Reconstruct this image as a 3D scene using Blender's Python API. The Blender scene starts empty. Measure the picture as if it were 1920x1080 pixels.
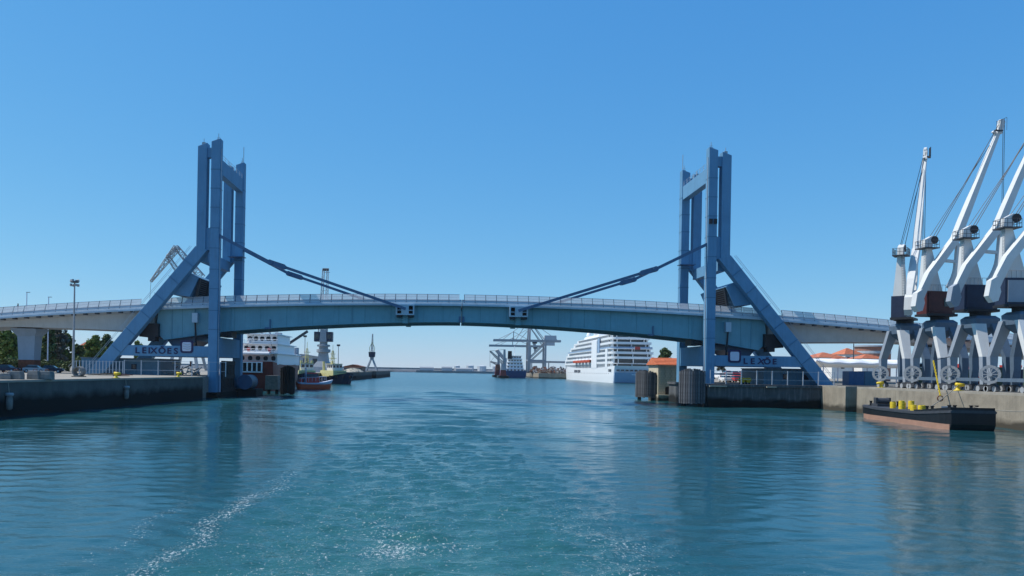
import bpy, bmesh, math, random
import numpy as np
from mathutils import Vector, Matrix

random.seed(7)
R = math.radians
scene = bpy.context.scene
C = scene.collection

# ------------------------------------------------------------------ camera
F_PX, PPX, PPY, ROLL, CAMH = 1450.0, 840.0, 693.3, R(1.0), 5.9
cam = bpy.data.cameras.new('camera')
cam.sensor_fit = 'HORIZONTAL'
cam.sensor_width = 36.0
cam.lens = F_PX / 1920 * 36.0
cam.shift_x = (960 - PPX) / 1920
cam.shift_y = (PPY - 540) / 1920
cam.clip_start = 0.5
cam.clip_end = 60000
camo = bpy.data.objects.new('camera', cam)
camo.matrix_world = Matrix.Translation((0, 0, CAMH)) @ Matrix.Rotation(R(90), 4, 'X') @ Matrix.Rotation(ROLL, 4, 'Z')
C.objects.link(camo)
scene.camera = camo

# ------------------------------------------------------------------ sky, sun, exposure
SUN_EL = R(54)
SUN_AZ = R(-82)           # compass angle from +Y towards +X: the sun stands at the left, a little beyond the bridge
sd = Vector((math.sin(SUN_AZ) * math.cos(SUN_EL), math.cos(SUN_AZ) * math.cos(SUN_EL), math.sin(SUN_EL)))
w = bpy.data.worlds.new('World')
scene.world = w
w.use_nodes = True
nt = w.node_tree
nt.nodes.clear()
sky = nt.nodes.new('ShaderNodeTexSky')
sky.sky_type = 'NISHITA'
sky.sun_disc = False
sky.sun_elevation = SUN_EL
sky.sun_rotation = SUN_AZ
sky.altitude = 0
sky.air_density = 1.0
sky.dust_density = 0.0
sky.ozone_density = 6.0
# the photograph's clear, deep sky: the same Nishita radiance with each channel's contrast graded (no change by place)
sep = nt.nodes.new('ShaderNodeSeparateColor')
com = nt.nodes.new('ShaderNodeCombineColor')
nt.links.new(sky.outputs[0], sep.inputs[0])
for i_, (p_, k_) in enumerate(((1.0, 0.50), (0.60, 1.37), (0.30, 3.15))):
    pw = nt.nodes.new('ShaderNodeMath')
    pw.operation = 'POWER'
    pw.inputs[1].default_value = p_
    mu = nt.nodes.new('ShaderNodeMath')
    mu.operation = 'MULTIPLY'
    mu.inputs[1].default_value = k_
    nt.links.new(sep.outputs[i_], pw.inputs[0])
    nt.links.new(pw.outputs[0], mu.inputs[0])
    nt.links.new(mu.outputs[0], com.inputs[i_])
bg = nt.nodes.new('ShaderNodeBackground')
bg.inputs['Strength'].default_value = 0.15
wo = nt.nodes.new('ShaderNodeOutputWorld')
nt.links.new(com.outputs[0], bg.inputs['Color'])
nt.links.new(bg.outputs[0], wo.inputs['Surface'])
sl = bpy.data.lights.new('sun', 'SUN')
sl.energy = 4.8
sl.angle = R(0.53)
sl.color = (1.0, 0.955, 0.88)
slo = bpy.data.objects.new('sun', sl)
slo.rotation_euler = sd.to_track_quat('Z', 'Y').to_euler()
C.objects.link(slo)
vs = scene.view_settings
vs.view_transform = 'Standard'
vs.look = 'None'
vs.exposure = 0.0
vs.gamma = 1.0
vs.use_curve_mapping = False
scene.cycles.max_bounces = 6
scene.cycles.transparent_max_bounces = 8

# ------------------------------------------------------------------ helpers
def at(px, py, Y):
    """world point at depth Y that the photograph shows at pixel (px, py) of 1920x1080"""
    dx, dy = px - PPX, PPY - py
    ux = dx * math.cos(ROLL) - dy * math.sin(ROLL)
    uy = dx * math.sin(ROLL) + dy * math.cos(ROLL)
    return Vector((ux * Y / F_PX, Y, CAMH + uy * Y / F_PX))

ORG = {}

class MB:
    def __init__(s):
        s.v, s.f = [], []
    def add(s, vs_, fs_):
        n = len(s.v)
        s.v += [tuple(p) for p in vs_]
        s.f += [tuple(i + n for i in f) for f in fs_]
        return s
    def box(s, x0, x1, y0, y1, z0, z1):
        return s.add([(x0, y0, z0), (x1, y0, z0), (x1, y1, z0), (x0, y1, z0), (x0, y0, z1), (x1, y0, z1), (x1, y1, z1), (x0, y1, z1)],
                     [(0, 3, 2, 1), (4, 5, 6, 7), (0, 1, 5, 4), (1, 2, 6, 5), (2, 3, 7, 6), (3, 0, 4, 7)])
    def prism(s, poly, axis, a, b):
        def m(p, t):
            return {'x': (t, p[0], p[1]), 'y': (p[0], t, p[1]), 'z': (p[0], p[1], t)}[axis]
        n = len(poly)
        vs_ = [m(p, a) for p in poly] + [m(p, b) for p in poly]
        fs_ = [tuple(range(n)), tuple(range(2 * n - 1, n - 1, -1))]
        fs_ += [(i, i + n, (i + 1) % n + n, (i + 1) % n) for i in range(n)]
        return s.add(vs_, fs_)
    def beam(s, p, q, w_, h_, up=(0, 0, 1)):
        p, q = Vector(p), Vector(q)
        d = (q - p).normalized()
        u = Vector(up)
        if abs(d.dot(u)) > 0.98:
            u = Vector((0, 1, 0))
        sd_ = d.cross(u).normalized() * (w_ / 2)
        u = sd_.cross(d).normalized() * (h_ / 2)
        vs_ = []
        for c in (p, q):
            vs_ += [c - sd_ - u, c + sd_ - u, c + sd_ + u, c - sd_ + u]
        return s.add(vs_, [(0, 1, 2, 3), (7, 6, 5, 4), (0, 4, 5, 1), (1, 5, 6, 2), (2, 6, 7, 3), (3, 7, 4, 0)])
    def tube(s, p, q, r0, r1=None, n=8):
        r1 = r0 if r1 is None else r1
        p, q = Vector(p), Vector(q)
        d = (q - p).normalized()
        u = Vector((0, 0, 1)) if abs(d.z) < 0.9 else Vector((1, 0, 0))
        a = d.cross(u).normalized()
        b = a.cross(d)
        vs_ = []
        for c, r in ((p, r0), (q, r1)):
            vs_ += [c + (a * math.cos(2 * math.pi * i / n) + b * math.sin(2 * math.pi * i / n)) * r for i in range(n)]
        fs_ = [(i, (i + 1) % n, (i + 1) % n + n, i + n) for i in range(n)]
        fs_ += [tuple(range(n - 1, -1, -1)), tuple(range(n, 2 * n))]
        return s.add(vs_, fs_)
    def path(s, pts, r, n=6):
        for a, b in zip(pts, pts[1:]):
            s.tube(a, b, r, r, n)
        return s
    def lathe(s, c, prof, n=16):
        c = Vector(c)
        vs_, fs_ = [], []
        for r, z in prof:
            vs_ += [c + Vector((r * math.cos(2 * math.pi * i / n), r * math.sin(2 * math.pi * i / n), z)) for i in range(n)]
        for k in range(len(prof) - 1):
            fs_ += [(k * n + i, k * n + (i + 1) % n, (k + 1) * n + (i + 1) % n, (k + 1) * n + i) for i in range(n)]
        fs_ += [tuple(range(n - 1, -1, -1)), tuple(range((len(prof) - 1) * n, len(prof) * n))]
        return s.add(vs_, fs_)
    def rings(s, rg, cap=True):
        n = len(rg[0])
        vs_ = [p for r in rg for p in r]
        fs_ = []
        for k in range(len(rg) - 1):
            fs_ += [(k * n + i, k * n + (i + 1) % n, (k + 1) * n + (i + 1) % n, (k + 1) * n + i) for i in range(n)]
        if cap:
            fs_ += [tuple(range(n - 1, -1, -1)), tuple(range((len(rg) - 1) * n, len(rg) * n))]
        return s.add(vs_, fs_)
    def posts(s, sec):
        """sec: (cx, cy, cz, wx, wy) rectangular sections lofted one to the next"""
        return s.rings([[(x - a / 2, y - b / 2, z), (x + a / 2, y - b / 2, z), (x + a / 2, y + b / 2, z), (x - a / 2, y + b / 2, z)] for x, y, z, a, b in sec])
    def lattice(s, p, q, w0, w1, n, r, up=(0, 0, 1)):
        p, q = Vector(p), Vector(q)
        d = (q - p).normalized()
        u = Vector(up)
        if abs(d.dot(u)) > 0.95:
            u = Vector((1, 0, 0))
        a = d.cross(u).normalized()
        b = a.cross(d).normalized()
        prev = None
        for k in range(n + 1):
            t = k / n
            c = p.lerp(q, t)
            h = (w0 + (w1 - w0) * t) / 2
            cur = [c + a * h + b * h, c - a * h + b * h, c - a * h - b * h, c + a * h - b * h]
            for i in range(4):
                s.tube(cur[i], cur[(i + 1) % 4], r * .6, n=4)
                if prev:
                    s.tube(prev[i], cur[i], r, n=4)
                    s.tube(prev[i] if k % 2 else prev[(i + 1) % 4], cur[(i + 1) % 4] if k % 2 else cur[i], r * .6, n=4)
            prev = cur
        return s
    def rot(s, a, about=(0, 0)):
        c, n = math.cos(a), math.sin(a)
        s.v = [((x - about[0]) * c - (y - about[1]) * n + about[0], (x - about[0]) * n + (y - about[1]) * c + about[1], z) for x, y, z in s.v]
        return s
    def move(s, dx, dy, dz=0):
        s.v = [(x + dx, y + dy, z + dz) for x, y, z in s.v]
        return s
    def mesh(s, name, m, org=(0, 0, 0), smooth=False):
        me = bpy.data.meshes.new(name)
        me.from_pydata([(x - org[0], y - org[1], z - org[2]) for x, y, z in s.v], [], s.f)
        bm = bmesh.new()
        bm.from_mesh(me)
        bmesh.ops.recalc_face_normals(bm, faces=bm.faces)
        bm.to_mesh(me)
        bm.free()
        if smooth:
            me.polygons.foreach_set('use_smooth', [True] * len(me.polygons))
        me.materials.append(M[m] if isinstance(m, str) else m)
        return me
    def build(s, name, m, parent=None, smooth=False, bevel=0, org=None):
        o_ = ORG.get(parent.name, (0, 0, 0)) if parent else (org or (0, 0, 0))
        o = bpy.data.objects.new(name, s.mesh(name, m, o_, smooth))
        C.objects.link(o)
        ORG[o.name] = o_
        if parent:
            o.parent = parent
        elif org:
            o.location = org
        if bevel:
            b = o.modifiers.new('bevel', 'BEVEL')
            b.width = bevel
            b.segments = 2
            b.limit_method = 'ANGLE'
        return o

def thing(name, label, cat, loc=(0, 0, 0), group=None, local=False):
    """an Empty at the thing's base; parts are given in world coordinates unless local"""
    o = bpy.data.objects.new(name, None)
    o.empty_display_size = 0.5
    o.location = loc
    C.objects.link(o)
    ORG[o.name] = (0, 0, 0) if local else tuple(loc)
    return tag(o, label, cat, group)

def tag(o, label, cat, group=None):
    o['label'] = label
    o['category'] = cat
    if group:
        o['group'] = group
    return o

def kind(o, k, label=None):
    o['kind'] = k
    if label:
        o['label'] = label
    return o

def inst(name, me, parent, loc, rot=(0, 0, 0)):
    o = bpy.data.objects.new(name, me)
    C.objects.link(o)
    o.parent = parent
    g = ORG.get(parent.name, (0, 0, 0))
    o.location = (loc[0] - g[0], loc[1] - g[1], loc[2] - g[2])
    o.rotation_euler = rot
    return o

def copy_tree(o, parent=None):
    c = o.copy()
    C.objects.link(c)
    c.parent = parent
    ORG[c.name] = (0, 0, 0)
    for ch in o.children:
        copy_tree(ch, c)
    return c

# ------------------------------------------------------------------ materials
M = {}
def mat(name, col, rough=0.6, metal=0.0, var=0.12, scale=1.5, streak=0.0, streak_col=None, bump=0.0, bscale=8.0, spec=0.4):
    """paint/concrete-like surface: base colour with cloudy variation, optional vertical rain streaks of a stain colour"""
    m = bpy.data.materials.new(name)
    m.use_nodes = True
    t = m.node_tree
    p = t.nodes['Principled BSDF']
    p.inputs['Roughness'].default_value = rough
    p.inputs['Metallic'].default_value = metal
    p.inputs['Specular IOR Level'].default_value = spec
    tc = t.nodes.new('ShaderNodeTexCoord')
    nz = t.nodes.new('ShaderNodeTexNoise')
    nz.inputs['Scale'].default_value = scale
    nz.inputs['Detail'].default_value = 6
    nz.inputs['Roughness'].default_value = 0.65
    t.links.new(tc.outputs['Object'], nz.inputs['Vector'])
    mr = t.nodes.new('ShaderNodeMapRange')
    mr.inputs['From Min'].default_value = 0.3
    mr.inputs['From Max'].default_value = 0.7
    mr.inputs['To Min'].default_value = 1 - var
    mr.inputs['To Max'].default_value = 1 + var
    t.links.new(nz.outputs['Fac'], mr.inputs['Value'])
    mx = t.nodes.new('ShaderNodeMix')
    mx.data_type = 'RGBA'
    mx.blend_type = 'MULTIPLY'
    mx.inputs['Factor'].default_value = 1
    mx.inputs['A'].default_value = (*col, 1)
    t.links.new(mr.outputs['Result'], mx.inputs['B'])
    out = mx.outputs['Result']
    if streak:
        mp = t.nodes.new('ShaderNodeMapping')
        mp.inputs['Scale'].default_value = (1.7, 1.7, 0.12)
        t.links.new(tc.outputs['Object'], mp.inputs['Vector'])
        n2 = t.nodes.new('ShaderNodeTexNoise')
        n2.inputs['Scale'].default_value = 1.6
        n2.inputs['Detail'].default_value = 8
        n2.inputs['Roughness'].default_value = 0.7
        t.links.new(mp.outputs[0], n2.inputs['Vector'])
        r2 = t.nodes.new('ShaderNodeMapRange')
        r2.inputs['From Min'].default_value = 0.5
        r2.inputs['From Max'].default_value = 0.75
        r2.inputs['To Max'].default_value = streak
        t.links.new(n2.outputs['Fac'], r2.inputs['Value'])
        m2 = t.nodes.new('ShaderNodeMix')
        m2.data_type = 'RGBA'
        t.links.new(r2.outputs['Result'], m2.inputs['Factor'])
        t.links.new(out, m2.inputs['A'])
        m2.inputs['B'].default_value = (*(streak_col or (0.1, 0.08, 0.06)), 1)
        out = m2.outputs['Result']
    t.links.new(out, p.inputs['Base Color'])
    if bump:
        n3 = t.nodes.new('ShaderNodeTexNoise')
        n3.inputs['Scale'].default_value = bscale
        n3.inputs['Detail'].default_value = 5
        t.links.new(tc.outputs['Object'], n3.inputs['Vector'])
        b = t.nodes.new('ShaderNodeBump')
        b.inputs['Strength'].default_value = bump
        b.inputs['Distance'].default_value = 0.05
        t.links.new(n3.outputs['Fac'], b.inputs['Height'])
        t.links.new(b.outputs[0], p.inputs['Normal'])
    M[name] = m
    return m

mat('bridge_blue', (0.118, 0.270, 0.425), 0.65, spec=0.2, var=0.09, scale=0.35, streak=0.42, streak_col=(0.075, 0.15, 0.23))
mat('girder_teal', (0.165, 0.355, 0.43), 0.65, spec=0.2, var=0.10, scale=0.3, streak=0.42, streak_col=(0.10, 0.20, 0.235))
mat('bridge_seam', (0.07, 0.165, 0.265), 0.6, spec=0.2)
mat('girder_seam', (0.10, 0.25, 0.29), 0.6, spec=0.2)
mat('edge_blue', (0.40, 0.52, 0.61), 0.5, var=0.08, scale=0.8, streak=0.25, streak_col=(0.2, 0.25, 0.28))
mat('rail_grey', (0.44, 0.48, 0.52), 0.5, var=0.1, scale=3)
mat('rail_post', (0.09, 0.12, 0.16), 0.5)
mat('stay_blue', (0.055, 0.125, 0.23), 0.4, var=0.1)
mat('dark_machine', (0.018, 0.02, 0.025), 0.6, var=0.3)
mat('black_rubber', (0.012, 0.013, 0.015), 0.75, var=0.35, scale=3)
mat('timber_dark', (0.08, 0.082, 0.09), 0.85, var=0.4, scale=2.2, bump=0.5)
mat('timber_grey', (0.115, 0.12, 0.13), 0.85, var=0.4, scale=2.2, streak=0.5, streak_col=(0.06, 0.06, 0.065), bump=0.5)
mat('navy_sign', (0.012, 0.014, 0.075), 0.5)
mat('sign_white', (0.55, 0.60, 0.72), 0.5, var=0.05)
mat('viaduct_concrete', (0.46, 0.48, 0.48), 0.85, var=0.09, scale=0.5, streak=0.3, streak_col=(0.27, 0.28, 0.27))
mat('pier_shaded_paint', (0.30, 0.38, 0.47), 0.8, var=0.08, scale=0.6, streak=0.3, streak_col=(0.2, 0.25, 0.3))  # light blue-grey paint with the deck's shade worked into the tone
mat('asphalt', (0.06, 0.06, 0.065), 0.9, var=0.2)
mat('rust', (0.17, 0.06, 0.035), 0.85, var=0.35, scale=2)
mat('yellow_paint', (0.72, 0.52, 0.03), 0.5, var=0.15, scale=3)
mat('crane_white', (0.64, 0.645, 0.63), 0.5, var=0.05, scale=0.7, streak=0.2, streak_col=(0.5, 0.46, 0.4))
mat('crane_grey', (0.29, 0.33, 0.38), 0.5, var=0.08, scale=0.8, streak=0.2, streak_col=(0.2, 0.21, 0.23))
mat('crane_blue', (0.10, 0.145, 0.20), 0.5, var=0.12)
mat('crane_navy', (0.018, 0.028, 0.06), 0.5, var=0.2)
mat('crane_brown', (0.085, 0.02, 0.018), 0.55, var=0.25)
mat('steel_grey', (0.30, 0.32, 0.34), 0.5, var=0.15)
mat('dark_steel', (0.05, 0.055, 0.065), 0.55, var=0.25)
mat('wire', (0.02, 0.025, 0.035), 0.5)
mat('glass_dark', (0.015, 0.022, 0.03), 0.08, var=0.1, spec=0.6)
mat('ship_white', (0.82, 0.83, 0.83), 0.35, var=0.02, scale=0.05)
mat('ship_blue_shade_glass', (0.27, 0.38, 0.53), 0.35, var=0.06)  # blue for glass and parasols, and for the white stern's painted shade
mat('ship_grey', (0.40, 0.43, 0.46), 0.5, var=0.08)  # plain grey for ship parts, cars and sheds
mat('hull_blue', (0.02, 0.07, 0.20), 0.4, var=0.12, streak=0.2, streak_col=(0.06, 0.06, 0.08))
mat('hull_black', (0.010, 0.010, 0.012), 0.45, var=0.3, streak=0.25, streak_col=(0.05, 0.045, 0.04))
mat('hull_red', (0.20, 0.035, 0.028), 0.5, var=0.2, streak=0.4, streak_col=(0.10, 0.03, 0.025))
mat('hull_boot', (0.36, 0.20, 0.14), 0.7, var=0.15, scale=0.8, streak=0.4, streak_col=(0.22, 0.11, 0.08))
mat('pilot_orange', (0.62, 0.10, 0.04), 0.4, var=0.1)
mat('tug_yellow', (0.55, 0.50, 0.22), 0.5, var=0.12)
mat('roof_orange', (0.62, 0.17, 0.07), 0.8, var=0.2, scale=1.5)
mat('roof_tile', (0.50, 0.16, 0.08), 0.85, var=0.25, scale=1.2)
mat('brick_red', (0.30, 0.14, 0.10), 0.85, var=0.2, scale=2)
mat('plaster_white', (0.72, 0.70, 0.66), 0.85, var=0.06)
mat('canvas_white', (0.85, 0.86, 0.86), 0.6, var=0.03)
mat('container_blue', (0.05, 0.13, 0.26), 0.5, var=0.1)
mat('container_teal', (0.09, 0.20, 0.28), 0.5, var=0.1)
mat('container_green', (0.05, 0.085, 0.055), 0.55, var=0.15)
mat('paint_red', (0.58, 0.06, 0.05), 0.45, var=0.12)
mat('paint_green', (0.05, 0.22, 0.10), 0.45, var=0.12)
mat('breakwater_stone', (0.20, 0.21, 0.22), 0.9, var=0.3, scale=0.06, bump=0.6, bscale=0.4)
mat('tank_white', (0.60, 0.62, 0.63), 0.5, var=0.06)
mat('scrap', (0.13, 0.11, 0.09), 0.9, var=0.6, scale=1.2, bump=0.8)
mat('bark', (0.10, 0.075, 0.05), 0.9, var=0.3)
mat('rope', (0.30, 0.27, 0.22), 0.9, var=0.2)
mat('skin', (0.45, 0.27, 0.19), 0.6)
mat('cloth_dark', (0.02, 0.022, 0.028), 0.9, var=0.2)
mat('hair', (0.02, 0.014, 0.01), 0.7)
mat('block_concrete', (0.21, 0.205, 0.19), 0.9, var=0.25, scale=2, streak=0.4, streak_col=(0.07, 0.07, 0.065), bump=0.3)
mat('tyre', (0.015, 0.015, 0.016), 0.9)

def leaf_mat(name, a, b):
    m = bpy.data.materials.new(name)
    m.use_nodes = True
    t = m.node_tree
    p = t.nodes['Principled BSDF']
    p.inputs['Roughness'].default_value = 0.7
    p.inputs['Specular IOR Level'].default_value = 0.2
    g = t.nodes.new('ShaderNodeNewGeometry')
    r = t.nodes.new('ShaderNodeValToRGB')
    r.color_ramp.elements[0].color = (*a, 1)
    r.color_ramp.elements[1].color = (*b, 1)
    t.links.new(g.outputs['Random Per Island'], r.inputs['Fac'])
    t.links.new(r.outputs['Color'], p.inputs['Base Color'])
    M[name] = m
leaf_mat('leaf_bright', (0.05, 0.09, 0.015), (0.20, 0.25, 0.05))
leaf_mat('leaf_dark', (0.03, 0.055, 0.018), (0.11, 0.15, 0.05))
leaf_mat('leaf_grey', (0.07, 0.075, 0.06), (0.17, 0.17, 0.13))

def quay_mat(name, base, wet, zwet, zalg, bloom=None):
    """old quay concrete: weathered upper face, algae zone, black tidal band (heights in metres above the water)"""
    m = mat(name, base, 0.9, var=0.22, scale=0.45, streak=0.7 if bloom else 0.55, streak_col=bloom or tuple(c * 0.45 for c in base), bump=0.6, bscale=2.5)
    t = m.node_tree
    p = t.nodes['Principled BSDF']
    src = p.inputs['Base Color'].links[0].from_socket
    g = t.nodes.new('ShaderNodeNewGeometry')
    sx = t.nodes.new('ShaderNodeSeparateXYZ')
    t.links.new(g.outputs['Position'], sx.inputs[0])
    nz = t.nodes.new('ShaderNodeTexNoise')
    nz.inputs['Scale'].default_value = 0.5
    nz.inputs['Detail'].default_value = 7
    t.links.new(g.outputs['Position'], nz.inputs['Vector'])
    ma = t.nodes.new('ShaderNodeMath')
    ma.operation = 'MULTIPLY_ADD'
    ma.inputs[1].default_value = -1.6
    t.links.new(nz.outputs['Fac'], ma.inputs[0])
    t.links.new(sx.outputs['Z'], ma.inputs[2])
    r = t.nodes.new('ShaderNodeMapRange')
    r.inputs['From Min'].default_value = zwet - 0.8
    r.inputs['From Max'].default_value = zalg - 0.8
    t.links.new(ma.outputs[0], r.inputs['Value'])
    mx = t.nodes.new('ShaderNodeMix')
    mx.data_type = 'RGBA'
    t.links.new(r.outputs['Result'], mx.inputs['Factor'])
    mx.inputs['A'].default_value = (*wet, 1)
    t.links.new(src, mx.inputs['B'])
    t.links.new(mx.outputs['Result'], p.inputs['Base Color'])
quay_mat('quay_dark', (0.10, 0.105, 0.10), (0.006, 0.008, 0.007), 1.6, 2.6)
quay_mat('pier_concrete', (0.075, 0.08, 0.085), (0.006, 0.007, 0.006), 1.2, 1.9, bloom=(0.26, 0.27, 0.27))
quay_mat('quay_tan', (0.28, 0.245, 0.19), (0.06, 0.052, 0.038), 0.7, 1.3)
quay_mat('quay_stone', (0.55, 0.48, 0.35), (0.05, 0.045, 0.03), 0.6, 1.4)
mat('quay_ground', (0.30, 0.275, 0.23), 0.95, var=0.2, scale=0.5, bump=0.3)
mat('pale_tan', (0.42, 0.38, 0.30), 0.9, var=0.15, scale=1.2)  # even pale tan for pier ledges and gravel
# ------------------------------------------------------------------ water
def make_water():
    ys = [-4000, -1200, -300, -60, -10, 4, 10]
    y = 14.0
    while y < 200:
        ys.append(y)
        y *= 1.0052
    while y < 30000:
        ys.append(y)
        y *= 1.09
    xs = [-30000, -9000, -3000, -1000, -400, -200, -120]
    x = -76.0
    while x < 76.01:
        xs.append(x)
        x += 0.22
    xs += [120, 200, 400, 1000, 3000, 9000, 30000]
    xs, ys = np.array(xs), np.array(ys)
    X, Y = np.meshgrid(xs, ys)
    rng = np.random.default_rng(3)
    sp = np.maximum(0.22, Y * 0.0052)
    Z = np.zeros_like(X)
    wake = np.exp(-((X + 1) / 8.5) ** 4)
    patch = np.zeros_like(X)
    for k in range(7):
        a, l = rng.uniform(0, 6.28), rng.uniform(14, 45)
        patch += np.sin((X * np.cos(a) * 1.6 + Y * np.sin(a) * .6) * 6.283 / l + rng.uniform(0, 6.28))
    patch = 0.5 + 0.5 * np.tanh(patch * 0.55)
    wk = wake * np.exp(-np.maximum(Y - 25, 0) / 70)
    far_ = 0.45 * np.clip((Y - 50) / 80, 0, 1)
    rough = 0.15 + (0.20 + far_) * patch + 1.25 * wk + far_ * .4
    for k in range(64):
        lam = 0.50 * (10 ** (rng.random() * 0.66))
        a = rng.normal(math.pi * 0.47, 0.65)
        amp = 0.0058 * lam ** 0.7
        kx, ky = math.cos(a) * 6.283 / lam, math.sin(a) * 6.283 / lam
        fade = np.clip((lam / sp - 2.5) / 3.0, 0, 1)
        ph = rng.uniform(0, 6.28) + 1.3 * np.sin(X * .11 + k) + 1.1 * np.sin(Y * .07 + 2 * k)
        s = np.sin(kx * X + ky * Y + ph)
        Z += amp * fade * (s + 0.35 * (np.abs(s) - .64) * -1.0)
    for k in range(26):                     # longer wavelets that still read at middle distance
        lam = rng.uniform(3.0, 11.0)
        a = rng.normal(math.pi * 0.48, 0.4)
        kx, ky = math.cos(a) * 6.283 / lam, math.sin(a) * 6.283 / lam
        ph = rng.uniform(0, 6.28) + 2.2 * np.sin(X * .09 + k) + 1.8 * np.sin(Y * .05 + 2 * k)
        grp = 0.5 + 0.5 * np.sin(X * rng.uniform(.05, .2) + Y * rng.uniform(.02, .08) + k)
        fade = np.clip((lam / sp - 2.5) / 3.0, 0, 1) * np.clip((Y - 30) / 60, 0.1, 1)
        Z += 0.0060 * lam * fade * grp * np.sin(kx * X + ky * Y + ph)
    inner = (np.abs(X) < 77) & (Y > 12) & (Y < 210)
    Z = np.where(inner, Z * rough, 0)
    # floating foam of the boat's wake: two edge lines and torn patches between them
    wob = 0.35 * np.sin(Y * .45) + 0.25 * np.sin(Y * 1.1 + 1)
    foam = 0.66 * np.exp(-((X + 8.6 + wob * .8) / (0.30 + 0.011 * Y)) ** 2) * np.exp(-np.maximum(Y - 34, 0) / 24)
    foam += 0.5 * np.exp(-((X + 10.9 + wob) / 0.45) ** 2) * np.exp(-((Y - 29) / 8) ** 2)
    foam += 0.30 * np.exp(-((X - 5.8 - 0.1 * (Y - 29) + wob * 2) / (0.9 + .02 * Y)) ** 2) * np.exp(-np.maximum(Y - 32, 0) / 22)
    tp = np.zeros_like(X)
    for k in range(9):
        a, l = rng.uniform(0, 6.28), rng.uniform(1.8, 7)
        tp += np.sin((X * np.cos(a) + Y * np.sin(a) * .55) * 6.283 / l + rng.uniform(0, 6.28) + 1.5 * np.sin(Y * .3 + k))
    tp = np.clip(tp * 0.16 - 0.08, 0, .75)
    foam += tp * np.exp(-((X + 0.3) / 6.5) ** 4) * np.exp(-np.maximum(Y - 25, 0) / 13) * 0.6
    foam += 0.42 * np.exp(-((X + 1.3) / 7.5) ** 4) * np.exp(-np.maximum(Y - 24, 0) / 22) * (0.35 + 0.65 * patch)
    foam = np.where(inner, foam, 0)
    ripple = np.where(inner, 0.17 + 0.18 * patch ** 2 + 1.25 * wk, 0.25) + 0.75 * np.clip((Y - 90) / 160, 0, 1)
    aer = np.where(inner, np.exp(-((X + 1.3) / 7.2) ** 4) * np.exp(-np.maximum(Y - 22, 0) / 30), 0)
    ny, nx = X.shape
    co = np.stack([X, Y, Z], -1).reshape(-1, 3)
    idx = np.arange(ny * nx).reshape(ny, nx)
    q = np.stack([idx[:-1, :-1], idx[:-1, 1:], idx[1:, 1:], idx[1:, :-1]], -1).reshape(-1, 4)
    me = bpy.data.meshes.new('water')
    me.vertices.add(len(co))
    me.vertices.foreach_set('co', co.ravel())
    me.loops.add(q.size)
    me.loops.foreach_set('vertex_index', q.ravel().astype(np.int32))
    me.polygons.add(len(q))
    me.polygons.foreach_set('loop_start', np.arange(0, q.size, 4, dtype=np.int32))
    me.polygons.foreach_set('loop_total', np.full(len(q), 4, dtype=np.int32))
    me.polygons.foreach_set('use_smooth', np.ones(len(q), dtype=bool))
    me.update()
    for nm, ar in (('foam', foam), ('aerated', aer), ('ripple', ripple), ('chop', np.clip((Y - 60) / 220, 0, 1) ** 0.8)):
        at_ = me.attributes.new(nm, 'FLOAT', 'POINT')
        at_.data.foreach_set('value', ar.ravel().astype(np.float32))
    me.validate()
    m = bpy.data.materials.new('sea_water')
    m.use_nodes = True
    t = m.node_tree
    L = t.links.new
    p = t.nodes['Principled BSDF']
    p.inputs['IOR'].default_value = 1.33
    p.inputs['Specular IOR Level'].default_value = 0.5
    geo = t.nodes.new('ShaderNodeNewGeometry')
    def noise(sc, det, rgh=0.6, vec=None):
        n = t.nodes.new('ShaderNodeTexNoise')
        n.inputs['Scale'].default_value = sc
        n.inputs['Detail'].default_value = det
        n.inputs['Roughness'].default_value = rgh
        L(vec or geo.outputs['Position'], n.inputs['Vector'])
        return n.outputs['Fac']
    mp = t.nodes.new('ShaderNodeMapping')
    mp.inputs['Scale'].default_value = (0.5, 1.3, 1)
    mpb = t.nodes.new('ShaderNodeMapping')
    mpb.inputs['Scale'].default_value = (0.32, 1.25, 1)
    L(geo.outputs['Position'], mpb.inputs['Vector'])
    ri = t.nodes.new('ShaderNodeAttribute')
    ri.attribute_name = 'ripple'
    L(geo.outputs['Position'], mp.inputs['Vector'])
    b1 = t.nodes.new('ShaderNodeBump')
    L(ri.outputs['Fac'], b1.inputs['Strength'])
    b1.inputs['Distance'].default_value = 0.05
    L(noise(5.4, 3, 0.62, mp.outputs[0]), b1.inputs['Height'])
    b2 = t.nodes.new('ShaderNodeBump')
    L(ri.outputs['Fac'], b2.inputs['Strength'])
    b2.inputs['Distance'].default_value = 0.13
    L(noise(0.7, 2, 0.5, mpb.outputs[0]), b2.inputs['Height'])
    L(b1.outputs[0], b2.inputs['Normal'])
    L(b2.outputs[0], p.inputs['Normal'])
    fa = t.nodes.new('ShaderNodeAttribute')
    fa.attribute_name = 'foam'
    ae = t.nodes.new('ShaderNodeAttribute')
    ae.attribute_name = 'aerated'
    # torn flecks: fine noise cut by the amount of foam at the place
    ad = t.nodes.new('ShaderNodeMath')
    ad.operation = 'MULTIPLY_ADD'
    ad.inputs[1].default_value = 0.22
    L(fa.outputs['Fac'], ad.inputs[0])
    mp2 = t.nodes.new('ShaderNodeMapping')
    mp2.inputs['Scale'].default_value = (1.0, 0.7, 1)
    L(geo.outputs['Position'], mp2.inputs['Vector'])
    L(noise(8.5, 3, 0.75, mp2.outputs[0]), ad.inputs[2])
    cut = t.nodes.new('ShaderNodeMapRange')
    cut.inputs['From Min'].default_value = 0.66
    cut.inputs['From Max'].default_value = 0.92
    L(ad.outputs[0], cut.inputs['Value'])
    deep = t.nodes.new('ShaderNodeMix')
    deep.data_type = 'RGBA'
    deep.inputs['A'].default_value = (0.0135, 0.074, 0.090, 1)
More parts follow.
